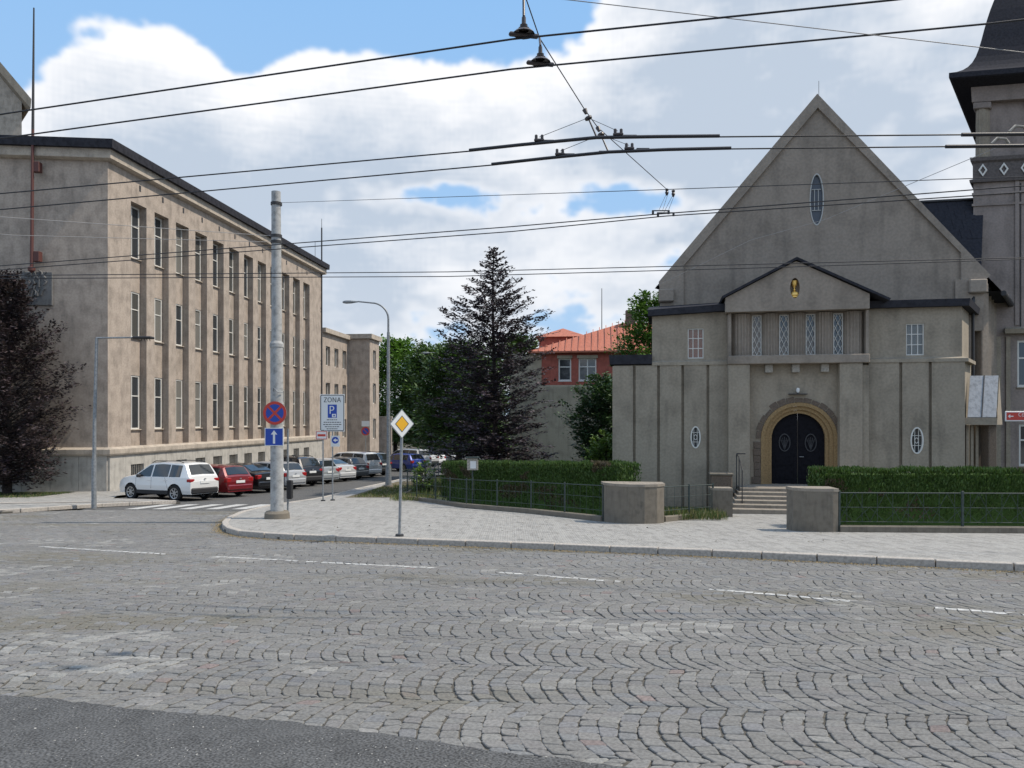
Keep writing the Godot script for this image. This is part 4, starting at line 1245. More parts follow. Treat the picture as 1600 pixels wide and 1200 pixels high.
# ---------------------------------------------------------------- fences, piers, hedges
func fence_run(o: Node3D, pts: Array, posts_every: float, bar_every: float, h: float, lozenge: bool) -> void:
	var base := []
	for p in pts: base.append(w3(p[0], p[1]))
	mi("base_kerb", B.new().sweep(base, pv([-0.09, -0.1, 0.09, -0.1, 0.09, 0.13, 0.07, 0.15, -0.07, 0.15, -0.09, 0.13])), M.concrete, o)
	for hh in ([h, 0.24, 0.58] if lozenge else [h, 0.3, 0.66]):
		var q := []
		for p in pts: q.append(w3(p[0], p[1], hh))
		mi("rail", B.new().tube(q, 0.014 if hh == h else 0.008, -1.0, 6), M.fence, o)
	for i in pts.size() - 1:
		var a := Vector2(pts[i][0], pts[i][1])
		var c := Vector2(pts[i + 1][0], pts[i + 1][1])
		var ln := a.distance_to(c)
		var np := maxi(1, roundi(ln / posts_every))
		for k in np + (1 if i == pts.size() - 2 else 0):
			var p := a.lerp(c, float(k) / np)
			mi("post", B.new().box(w3(p.x, p.y, h * 0.5 + 0.02), Vector3(0.05, h + 0.06, 0.05), Basis.IDENTITY, 0.006), M.fence, o)
		var nb := maxi(2, roundi(ln / bar_every))
		for k in range(nb):
			var p := a.lerp(c, (k + 0.5) / nb)
			mi("bar", B.new().bar(w3(p.x, p.y, 0.24 if lozenge else 0.15), w3(p.x, p.y, h), 0.008, 0.008), M.fence, o)
			if lozenge:
				var l := a.lerp(c, float(k) / nb)
				var r := a.lerp(c, float(k + 1) / nb)
				if k % 2 == 0:
					mi("bar", B.new().bar(w3(l.x, l.y - 0.012, 0.24), w3(r.x, r.y - 0.012, h), 0.007, 0.007), M.fence, o)
					mi("bar", B.new().bar(w3(l.x, l.y + 0.012, 0.58), w3(r.x, r.y + 0.012, 0.24), 0.007, 0.007), M.fence, o)
				else:
					mi("bar", B.new().bar(w3(l.x, l.y - 0.012, h), w3(r.x, r.y - 0.012, 0.24), 0.007, 0.007), M.fence, o)
					mi("bar", B.new().bar(w3(l.x, l.y + 0.012, 0.24), w3(r.x, r.y + 0.012, 0.58), 0.007, 0.007), M.fence, o)
func pier(label: String, plan: PackedVector2Array, h: float) -> void:
	var c := Vector2.ZERO
	for p in plan: c += p / plan.size()
	var at := w3(c.x, c.y)
	var o := thing("gate_pier", label, "pier", at)
	var b := B.new()
	b.xf = Transform3D(Basis(Vector3(1, 0, 0), Vector3(0, 0, -1), Vector3(0, 1, 0)), Vector3.ZERO)
	var loc := PackedVector2Array()
	var cop := PackedVector2Array()
	for p in plan:
		loc.append(p - c); cop.append((p - c) * 1.03)
	b.prism(loc, -0.2, h - 0.07)
	mi("body", b, M.concrete, o)
	var d := B.new()
	d.xf = b.xf
	d.prism(cop, h - 0.07, h)
	mi("coping", d, M.step, o)
func make_fences() -> void:
	var o := thing("garden_fence", "thin green wire fence curving in front of long hedge", "fence", w3(0, 25))
	o.position = Vector3.ZERO
	fence_run(o, [[2.5, 21.05], [0.6, 24.1], [-1.58, 26.7], [-2.96, 29.6], [-4.8, 33.0]], 1.9, 0.3, 0.98, false)
	o = thing("garden_fence", "green barred fence running back along side street", "fence")
	fence_run(o, [[-4.85, 33.3], [-4.6, 48.0]], 2.2, 0.26, 1.15, false)
	o = thing("garden_fence", "short fence with grass between round pier and church steps", "fence")
	fence_run(o, [[4.12, 20.95], [5.95, 22.75]], 1.2, 0.36, 0.95, false)
	o = thing("garden_fence", "iron fence with crossed lattice bars before a hedge", "fence")
	fence_run(o, [[7.72, 18.12], [10.5, 17.9], [13.3, 17.68], [16.1, 17.45]], 2.8, 0.36, 0.92, true)
	pier("weathered concrete pier with rounded front at the end of green wire fence", pv([2.5, 21.35, 2.52, 20.9, 2.75, 20.55, 3.1, 20.33, 3.5, 20.27, 3.85, 20.38, 4.08, 20.6, 4.1, 21.1]), 1.06)
	pier("weathered concrete pier beside crossed-bar iron fence", pv([6.72, 18.8, 6.72, 18.35, 6.95, 18.16, 7.25, 18.08, 7.55, 18.05, 7.68, 18.08, 7.7, 18.7]), 1.03)
	pier("small mossy pier in front of church step wall", pv([5.93, 23.2, 5.93, 22.72, 6.5, 22.62, 6.55, 23.15]), 0.86)
	hedge("clipped dense hedge behind green wire fence", [[-2.35, 30.6], [-0.75, 27.9], [1.2, 25.3], [3.5, 22.7]], 1.58, 1.0, 31)
	hedge("clipped dense hedge behind crossed-bar iron fence", [[7.7, 19.6], [16.6, 18.9]], 1.46, 1.0, 37)
func leafq(b: B, p: Vector3, a: Vector3, s: Vector3, col: Color) -> void:
	# one leaf: a rhombus with half axes a (long) and s (short)
	var nn := a.cross(s).normalized()
	if nn.y < 0.0:
		nn = -nn; s = -s
	var q := [p - a, p + s, p + a, p - s]
	for k in [0, 1, 2, 0, 2, 3]:
		b.v.append(q[k]); b.n.append(nn); b.c.append(col)
func hedge(label: String, pts: Array, h: float, wd: float, sd: int) -> void:
	var r := RandomNumberGenerator.new()
	r.seed = sd
	var o := thing("hedge", label, "hedge", w3(pts[0][0], pts[0][1]))
	var off := o.position
	var nz := FastNoiseLite.new()
	nz.seed = sd; nz.frequency = 0.9; nz.fractal_octaves = 3
	var core := []
	for p in pts: core.append(w3(p[0], p[1]) - off)
	core[0] = core[0].move_toward(core[1], 0.22)
	core[-1] = core[-1].move_toward(core[-2], 0.22)
	mi("inner_foliage", B.new().sweep(core, pv([-wd * 0.38, 0.0, wd * 0.38, 0.0, wd * 0.38, h - 0.12, -wd * 0.38, h - 0.12])), M.hedge_core, o)
	var b := B.new()
	for i in pts.size() - 1:
		var a := Vector2(pts[i][0], pts[i][1])
		var c := Vector2(pts[i + 1][0], pts[i + 1][1])
		var ln := a.distance_to(c)
		var dir := (c - a) / ln
		var nr := Vector2(dir.y, -dir.x)   # towards the street
		for k in int(ln * 3000.0):
			var u := r.randf() * ln
			var side := r.randf()
			var y := 0.0
			var q := 0.0
			var out := Vector3.ZERO
			if side < 0.58:
				y = h * sqrt(r.randf_range(0.0, 1.0)); q = wd * 0.5
				if r.randf() < 0.12: q = -q
				out = Vector3(nr.x, 0.25, -nr.y) * signf(q)
			else:
				y = h; q = r.randf_range(-0.5, 0.5) * wd; out = Vector3.UP
			if i == 0 and r.randf() < 0.14: u = r.randf_range(-0.03, 0.2); q = r.randf_range(-0.5, 0.5) * wd; y = r.randf() * h
			if i == pts.size() - 2 and r.randf() < 0.14: u = ln - r.randf_range(-0.03, 0.2); q = r.randf_range(-0.5, 0.5) * wd; y = r.randf() * h
			var p := a + dir * u + nr * q
			var bulge := nz.get_noise_3d(p.x * 1.2, y * 1.2, p.y * 1.2)
			# round the shoulders a little, keep the face uneven
			var pos := w3(p.x, p.y, y) - off + out.normalized() * (bulge * 0.1 + r.randf_range(-0.07, 0.03))
			if side < 0.58 and y > h - 0.12: pos -= Vector3(nr.x, 0, -nr.y) * signf(q) * 0.05
			var brown := nz.get_noise_2d(p.x * 0.7 + 90.0, y * 0.9)
			var t := r.randf_range(0.65, 1.3)
			var col := Color(0.055 * t, 0.105 * t, 0.02 * t)
			if brown > 0.34: col = Color(0.085 * t, 0.068 * t, 0.038 * t)
			var ax := (Vector3.UP + out * 0.5 + Vector3(r.randf_range(-0.6, 0.6), r.randf_range(-0.3, 0.5), r.randf_range(-0.6, 0.6))).normalized()
			var sx := ax.cross(Vector3(r.randf_range(-1, 1), r.randf_range(-1, 1), r.randf_range(-1, 1))).normalized()
			leafq(b, pos, ax * r.randf_range(0.03, 0.065), sx * r.randf_range(0.01, 0.022), col)
	mi("foliage", b, M.leaf, o)

# ---------------------------------------------------------------- trees
func prof_at(pr: Array, h: float) -> float:
	for i in pr.size() - 1:
		if h <= pr[i + 1][0]:
			return lerpf(pr[i][1], pr[i + 1][1], (h - pr[i][0]) / maxf(1e-5, pr[i + 1][0] - pr[i][0]))
	return pr[pr.size() - 1][1]
func tree(called: String, label: String, at: Vector3, s: Dictionary, group := "") -> void:
	# s: h height, pr crown profile [[height share, radius]], br branches, cl clusters per branch, lv leaves per cluster, ls leaf size, cr cluster radius, col leaf colours, el branch rise low/high, tr trunk radius, sd seed, y0 first branch
	var r := RandomNumberGenerator.new()
	r.seed = s.sd
	var o := thing(called, label, "tree", at, group)
	var h: float = s.h
	var wood := B.new()
	var trunk := []
	for i in 9:
		var t := i / 8.0
		trunk.append(Vector3(sin(t * 5.0 + s.sd) * 0.12 * t * s.get("bend", 1.0), h * t * 0.97, cos(t * 4.0 + s.sd) * 0.12 * t))
	wood.tube(trunk, s.tr, s.tr * 0.12, 8)
	var b := B.new()
	for k in s.br:
		var hh := lerpf(s.y0, 0.985, pow((k + r.randf()) / s.br, s.get("dist", 1.0)))
		var rad := prof_at(s.pr, hh) * r.randf_range(0.62, 1.08)
		var az: float = k * 2.39996 + r.randf_range(-0.5, 0.5)
		var el := deg_to_rad(lerpf(s.el[0], s.el[1], hh) + r.randf_range(-9.0, 9.0))
		var ln := rad / maxf(0.35, cos(el))
		var start: Vector3 = trunk[0].lerp(trunk[8], hh) - Vector3(0, minf(sin(el) * ln * 0.75, h * hh * 0.8), 0)
		var pts := []
		var side := Vector3(-sin(az), 0, cos(az)) * r.randf_range(-0.25, 0.25)
		for i in 5:
			var t := i / 4.0
			pts.append(start + Vector3(cos(az) * cos(el), sin(el), sin(az) * cos(el)) * ln * t + side * t * t * ln + Vector3(0, s.get("sag", 0.0) * t * t * ln, 0))
		if s.get("wood", true): wood.tube(pts, maxf(0.012, s.tr * 0.22 * (1.1 - hh)), 0.006, 4, false)
		for c in maxi(2, int(s.cl * clampf(rad / s.get("full", 0.8), 0.2, 1.0))):
			var t := clampf(r.randf_range(s.get("in", 0.25), 1.03), 0.0, 1.03)
			var seg := mini(3, int(t * 4.0))
			var p: Vector3 = pts[seg].lerp(pts[seg + 1], t * 4.0 - seg)
			var cr: float = s.cr * r.randf_range(0.6, 1.25) * (1.15 - 0.45 * t) * clampf(0.45 + rad * 0.4, 0.4, 1.0)
			p += Vector3(r.randf_range(-1, 1), r.randf_range(-0.6, 0.6), r.randf_range(-1, 1)) * cr * 0.8
			var base: Color = s.col[r.randi() % s.col.size()]
			# a spray: leaves set alternately along a short drooping twig
			var bd: Vector3 = (pts[seg + 1] - pts[seg]).normalized()
			var td := bd.rotated(Vector3.UP, r.randf_range(-1.1, 1.1))
			td = (td + Vector3(0, r.randf_range(-0.45, 0.4) * s.get("flat", 0.55), 0)).normalized()
			var lat := td.cross(Vector3.UP).normalized()
			var scat: float = s.get("scatter", 0.5)
			for l in s.lv:
				var tt: float = (l + r.randf()) / s.lv
				var q: Vector3 = td * cr * (tt * 2.0 - 0.7) + Vector3(0, -0.25 * tt * tt * cr, 0) + Vector3(r.randfn(), r.randfn() * s.get("flat", 0.55), r.randfn()) * cr * 0.5 * scat
				var ax := (td * 0.7 + lat * (1.0 if l % 2 == 0 else -1.0) + Vector3(r.randf_range(-0.5, 0.5), r.randf_range(-0.6, 0.4), r.randf_range(-0.5, 0.5))).normalized()
				var sx := ax.cross(Vector3(r.randf_range(-0.6, 0.6), 1, r.randf_range(-0.6, 0.6))).normalized()
				q += ax * s.ls * 0.8
				var z: float = s.ls * r.randf_range(0.6, 1.25)
				var m := r.randf_range(0.7, 1.35)
				leafq(b, p + q, ax * z, sx * z * 0.55, Color(base.r * m, base.g * m, base.b * m))
	mi("trunk", wood, M.bark, o)
	mi("crown", b, M.leaf, o)
func make_trees() -> void:
	var copper := [Color(0.038, 0.029, 0.035), Color(0.05, 0.034, 0.04), Color(0.03, 0.025, 0.03), Color(0.075, 0.055, 0.058)]
	var beech := [Color(0.042, 0.033, 0.046), Color(0.056, 0.04, 0.052), Color(0.034, 0.029, 0.04), Color(0.085, 0.068, 0.085)]  # last, paler colour paints glints of light onto some leaves
	var dark := [Color(0.06, 0.115, 0.03), Color(0.08, 0.145, 0.035), Color(0.05, 0.09, 0.032)]
	var mid := [Color(0.1, 0.2, 0.035), Color(0.13, 0.24, 0.04), Color(0.08, 0.155, 0.032)]
	var lime := [Color(0.14, 0.22, 0.03), Color(0.1, 0.18, 0.03), Color(0.07, 0.13, 0.03)]
	tree("copper_tree", "dark purple leaved tree standing before the plain end wall", w3(-23.4, 35.6), {"h": 10.6, "pr": [[0, 1.0], [0.08, 2.0], [0.3, 3.1], [0.5, 2.9], [0.75, 1.9], [0.92, 0.9], [1, 0.2]], "br": 200, "cl": 12, "lv": 18, "ls": 0.085, "cr": 0.5, "col": copper, "el": [8, 58], "tr": 0.22, "sd": 101, "y0": 0.07, "in": 0.2, "flat": 0.8})
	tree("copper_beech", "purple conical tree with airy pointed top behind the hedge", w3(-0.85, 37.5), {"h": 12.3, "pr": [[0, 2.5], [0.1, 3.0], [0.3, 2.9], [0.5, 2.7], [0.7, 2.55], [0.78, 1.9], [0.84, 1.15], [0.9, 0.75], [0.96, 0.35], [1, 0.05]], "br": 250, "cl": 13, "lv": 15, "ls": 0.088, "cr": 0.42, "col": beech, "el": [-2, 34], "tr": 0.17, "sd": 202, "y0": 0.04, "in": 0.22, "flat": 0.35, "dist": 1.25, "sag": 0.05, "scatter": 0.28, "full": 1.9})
	tree("street_tree", "dense green tree between curved street lamp and purple conical tree", w3(-3.6, 52.0), {"h": 9.2, "pr": [[0, 0.8], [0.2, 3.0], [0.5, 3.3], [0.75, 2.6], [0.92, 1.4], [1, 0.3]], "br": 170, "cl": 10, "lv": 14, "ls": 0.15, "cr": 0.8, "col": dark, "el": [5, 55], "tr": 0.25, "sd": 303, "y0": 0.2, "in": 0.35, "flat": 0.8})
	tree("street_tree", "bright green tree beyond the curved street lamp", w3(-15.2, 100.0), {"h": 15.6, "pr": [[0, 1.5], [0.15, 4.0], [0.5, 5.8], [0.8, 4.0], [1, 0.5]], "br": 150, "cl": 10, "lv": 13, "ls": 0.26, "cr": 1.3, "col": mid, "el": [5, 60], "tr": 0.3, "sd": 404, "y0": 0.15, "in": 0.4, "flat": 0.8, "wood": false})
	tree("street_tree", "green tree filling the end of side street", w3(-10.0, 92.0), {"h": 13.6, "pr": [[0, 1.5], [0.2, 4.5], [0.5, 5.4], [0.8, 3.6], [1, 0.5]], "br": 140, "cl": 10, "lv": 13, "ls": 0.26, "cr": 1.3, "col": dark, "el": [5, 60], "tr": 0.3, "sd": 505, "y0": 0.15, "in": 0.4, "flat": 0.8, "wood": false})
	tree("street_tree", "dark tree between side street and red house", w3(0.2, 66.0), {"h": 11.5, "pr": [[0, 1.5], [0.2, 4.2], [0.5, 4.8], [0.8, 3.3], [1, 0.4]], "br": 130, "cl": 9, "lv": 13, "ls": 0.2, "cr": 1.0, "col": dark, "el": [5, 60], "tr": 0.3, "sd": 606, "y0": 0.12, "in": 0.35, "flat": 0.8, "wood": false})
	tree("garden_tree", "green tree rising between orange roof and church gable", w3(7.8, 44.0), {"h": 11.3, "pr": [[0, 0.6], [0.35, 1.6], [0.6, 2.2], [0.8, 1.7], [1, 0.3]], "br": 110, "cl": 9, "lv": 14, "ls": 0.12, "cr": 0.62, "col": mid, "el": [15, 60], "tr": 0.17, "sd": 707, "y0": 0.35, "in": 0.3, "flat": 0.7})
	tree("garden_tree", "loose green tree in front of red house wall", w3(4.6, 39.5), {"h": 6.0, "pr": [[0, 0.7], [0.3, 1.6], [0.6, 1.9], [0.85, 1.2], [1, 0.2]], "br": 120, "cl": 9, "lv": 16, "ls": 0.1, "cr": 0.5, "col": [Color(0.05, 0.1, 0.045), Color(0.07, 0.125, 0.045), Color(0.045, 0.08, 0.04)], "el": [5, 55], "tr": 0.12, "sd": 808, "y0": 0.25, "in": 0.25, "flat": 0.6})
	tree("garden_shrub", "small yellow-green shrub beside the church wall", w3(4.1, 34.0), {"h": 2.9, "pr": [[0, 0.3], [0.35, 0.75], [0.65, 0.95], [0.85, 0.7], [1, 0.2]], "br": 60, "cl": 8, "lv": 14, "ls": 0.075, "cr": 0.28, "col": lime, "el": [15, 60], "tr": 0.05, "sd": 909, "y0": 0.25, "in": 0.3, "flat": 0.7})
	tree("garden_shrub", "light green shrub by the corner of barred fence", w3(-4.0, 34.8), {"h": 1.5, "pr": [[0, 0.4], [0.5, 0.7], [1, 0.2]], "br": 40, "cl": 7, "lv": 12, "ls": 0.06, "cr": 0.25, "col": lime, "el": [20, 65], "tr": 0.03, "sd": 910, "y0": 0.1, "in": 0.3, "flat": 0.8})
	# grass tufts along fences and under the copper tree
	var b := B.new()
	var r := RandomNumberGenerator.new()
	r.seed = 55
	for area in [[4.3, 21.3, 6.0, 23.2, 1500, 0.28], [-4.9, 30.5, -3.2, 34.0, 1200, 0.25], [-26.5, 33.2, -20.9, 36.5, 2600, 0.09], [-6.9, 33.5, -5.0, 42.0, 2600, 0.12], [-4.6, 34.0, -3.2, 47.0, 2500, 0.4]]:
		for k in area[4]:
			var x := r.randf_range(area[0], area[2])
			var d := r.randf_range(area[1], area[3])
			var hh: float = area[5] * r.randf_range(0.4, 1.2)
			var t := r.randf_range(0.7, 1.3)
			var col := Color(0.07 * t, 0.11 * t, 0.025 * t)
			if r.randf() < 0.3: col = Color(0.2 * t, 0.18 * t, 0.08 * t)
			leafq(b, w3(x, d, hh * 0.5), Vector3(r.randf_range(-0.4, 0.4), 1, r.randf_range(-0.4, 0.4)).normalized() * hh * 0.55, Vector3(r.randf_range(-1, 1), 0, r.randf_range(-1, 1)).normalized() * 0.012, col)
	tag(mi("grass", b, M.leaf), "tufts of grass along the fences and under the purple tree", "grass", "", "stuff")
	ground("verge", sheet(pv([-7.3, 33.6, -4.95, 33.6, -4.75, 47, -6.9, 46]), 0.008), M.verge, "dry grassy verge round street lamp foot", "verge")

# ---------------------------------------------------------------- litter in the gutter
func make_litter() -> void:
	var b := B.new()
	var r := RandomNumberGenerator.new()
	r.seed = 66
	var path := []
	for i in range(0, 26, 2): path.append(Vector2(KERB[i], KERB[i + 1]))
	for i in path.size() - 1:
		var a: Vector2 = path[i]
		var c: Vector2 = path[i + 1]
		var nr := (c - a).normalized().orthogonal()
		if nr.y > 0: nr = -nr
		for k in int(a.distance_to(c) * 240):
			var p := a.lerp(c, r.randf()) + nr * (0.12 + absf(r.randfn()) * 0.12)
			var t := r.randf_range(0.6, 1.3)
			leafq(b, w3(p.x, p.y, -0.11 + r.randf() * 0.01), Vector3(r.randf_range(-1, 1), r.randf_range(-0.2, 0.2), r.randf_range(-1, 1)).normalized() * r.randf_range(0.01, 0.03), Vector3(r.randf_range(-1, 1), 0.1, r.randf_range(-1, 1)).normalized() * 0.01, Color(0.3 * t, 0.22 * t, 0.1 * t))
	for k in 700:
		var x := r.randf_range(-7.0, 11.0)
		var d := r.randf_range(15.5, 23.0)
		if d < 16.4 - x * 0.37 or d > 24.0 - maxf(0, x) * 0.72: continue
		var t := r.randf_range(0.5, 1.2)
		leafq(b, w3(x, d, 0.006), Vector3(r.randf_range(-1, 1), 0.05, r.randf_range(-1, 1)).normalized() * r.randf_range(0.012, 0.04), Vector3(r.randf_range(-1, 1), 0.05, r.randf_range(-1, 1)).normalized() * 0.016, Color(0.1 * t, 0.08 * t, 0.05 * t))
	var gr := B.new()
	for k in 5000:
		var d := r.randf_range(3.2, 8.0)
		var x := r.randf_range(-0.75, 0.4) * d
		if d > 6.02 - (x + 4.01) * 0.285: continue
		var t := r.randf_range(0.5, 1.3)
		var z := r.randf_range(0.003, 0.008)
		leafq(gr, w3(x, d, -0.105 + z * 0.3), Vector3(r.randf_range(-1, 1), r.randf_range(-0.4, 0.4), r.randf_range(-1, 1)).normalized() * z, Vector3(r.randf_range(-1, 1), r.randf_range(-0.4, 0.4), r.randf_range(-1, 1)).normalized() * z * 0.8, Color(0.4 * t, 0.39 * t, 0.37 * t))
	tag(mi("grit", gr, M.leaf), "loose pale grit scattered on the asphalt lane", "grit", "", "stuff")
	tag(mi("leaf_litter", b, M.leaf), "dry leaf litter in the gutter and on the pavement", "litter", "", "stuff")

# ---------------------------------------------------------------- cars
func line_at(pr: Array, x: float) -> float:
	if x <= pr[0][0]: return pr[0][1]
	for i in pr.size() - 1:
		if x <= pr[i + 1][0]:
			return lerpf(pr[i][1], pr[i + 1][1], (x - pr[i][0]) / maxf(1e-5, pr[i + 1][0] - pr[i][0]))
	return pr[pr.size() - 1][1]
var car_kinds := {
	"suv": {"h": 1.71, "l": 4.3, "w": 0.92, "belt": 1.03, "wr": 0.36, "ax": 1.32, "sill": 0.32, "top": [[-2.15, 0.85], [-2.12, 1.02], [-2.06, 1.13], [-1.76, 1.6], [-1.6, 1.66], [-0.4, 1.71], [0.3, 1.65], [1.1, 1.14], [1.8, 1.03], [2.05, 0.9], [2.15, 0.65]], "rear": [-2.04, -1.78], "front": [0.36, 1.06], "side": [[-1.62, -0.98], [-0.92, 0.02], [0.1, 0.92]], "clad": true},
	"estate": {"h": 1.49, "l": 4.55, "w": 0.88, "belt": 0.92, "wr": 0.315, "ax": 1.32, "sill": 0.26, "top": [[-2.27, 0.72], [-2.24, 0.92], [-2.15, 1.0], [-1.85, 1.4], [-1.6, 1.45], [-0.3, 1.49], [0.3, 1.43], [1.1, 0.98], [1.9, 0.84], [2.18, 0.7], [2.27, 0.52]], "rear": [-2.12, -1.87], "front": [0.36, 1.05], "side": [[-1.72, -0.95], [-0.89, 0.02], [0.1, 0.9]], "clad": false},
	"sedan": {"h": 1.46, "l": 4.6, "w": 0.89, "belt": 0.93, "wr": 0.32, "ax": 1.34, "sill": 0.25, "top": [[-2.3, 0.75], [-2.27, 0.96], [-2.1, 1.03], [-1.75, 1.07], [-1.0, 1.38], [-0.5, 1.45], [0.0, 1.46], [0.3, 1.42], [1.12, 0.97], [1.9, 0.84], [2.2, 0.7], [2.3, 0.52]], "rear": [-1.68, -1.05], "front": [0.36, 1.06], "side": [[-1.15, -0.8], [-0.75, 0.05], [0.12, 0.92]], "clad": false},
	"van": {"h": 1.8, "l": 4.7, "w": 0.93, "belt": 1.05, "wr": 0.33, "ax": 1.42, "sill": 0.28, "top": [[-2.35, 0.85], [-2.33, 1.05], [-2.27, 1.15], [-2.05, 1.66], [-1.9, 1.74], [-0.4, 1.8], [0.5, 1.74], [1.5, 1.12], [2.0, 0.98], [2.25, 0.8], [2.35, 0.6]], "rear": [-2.25, -2.07], "front": [0.58, 1.42], "side": [[-1.95, -1.1], [-1.04, 0.05], [0.13, 1.15]], "clad": false}}
var car_mesh := {}
func car_half(k: Dictionary, x: float, y: float) -> float:
	# half width of the body at length x and height y
	var w: float = k.w * (1.0 - 0.13 * pow(absf(x) / (k.l * 0.5), 7.0))
	var top := line_at(k.top, x)
	if y <= 0.62: return w * lerpf(0.93, 1.0, clampf((y - 0.2) / 0.35, 0.0, 1.0))
	if y <= k.belt: return w * lerpf(1.0, 0.975, (y - 0.62) / (k.belt - 0.62))
	return w * lerpf(0.975, 0.74, clampf((y - k.belt) / (k.h - 0.05 - k.belt), 0.0, 1.0))
func car_body(k: Dictionary) -> B:
	var b := B.new()
	var secs := []
	var n := 64
	for i in n + 1:
		var x: float = -k.l * 0.5 + k.l * i / n
		var top := line_at(k.top, x)
		var yb: float = k.sill
		for a in [-k.ax, k.ax]:
			var rr: float = k.wr + 0.055
			if absf(x - a) < rr: yb = maxf(yb, k.wr + sqrt(rr * rr - (x - a) * (x - a)))
		yb = minf(yb, top - 0.12)
		var s := []
		for q in [0.0, 0.2, 0.45, 0.7, 0.9]:
			var y: float = lerpf(yb, minf(k.belt, top - 0.05), q / 0.9)
			s.append(Vector2(car_half(k, x, y), y))
		if top > k.belt + 0.02:
			s.append(Vector2(car_half(k, x, top - 0.05), top - 0.05))
			s.append(Vector2(car_half(k, x, top) * 0.86, top - 0.005))
		else:
			s.append(Vector2(car_half(k, x, top) * 0.94, top - 0.02))
			s.append(Vector2(car_half(k, x, top) * 0.8, top - 0.003))
		s.append(Vector2(0.0, top + 0.02))
		secs.append([x, s])
	for sg in [-1.0, 1.0]:
		for i in n:
			for j in 7:
				var a: Vector2 = secs[i][1][j]
				var c: Vector2 = secs[i][1][j + 1]
				var d: Vector2 = secs[i + 1][1][j + 1]
				var e: Vector2 = secs[i + 1][1][j]
				var p := Vector3(secs[i][0], a.y, a.x * sg)
				b.quad(p, Vector3(secs[i][0], c.y, c.x * sg), Vector3(secs[i + 1][0], d.y, d.x * sg), Vector3(secs[i + 1][0], e.y, e.x * sg), Vector3(0, (a.y + c.y) * 0.5 - 0.62, (a.x + c.x) * 0.5 * sg))
		for e in [0, n]:
			for j in 7:
				var a: Vector2 = secs[e][1][j]
				var c: Vector2 = secs[e][1][j + 1]
				b.quad(Vector3(secs[e][0], a.y, a.x * sg), Vector3(secs[e][0], c.y, c.x * sg), Vector3(secs[e][0], c.y, 0), Vector3(secs[e][0], a.y, 0), Vector3(-1 if e == 0 else 1, 0, 0))
	return b
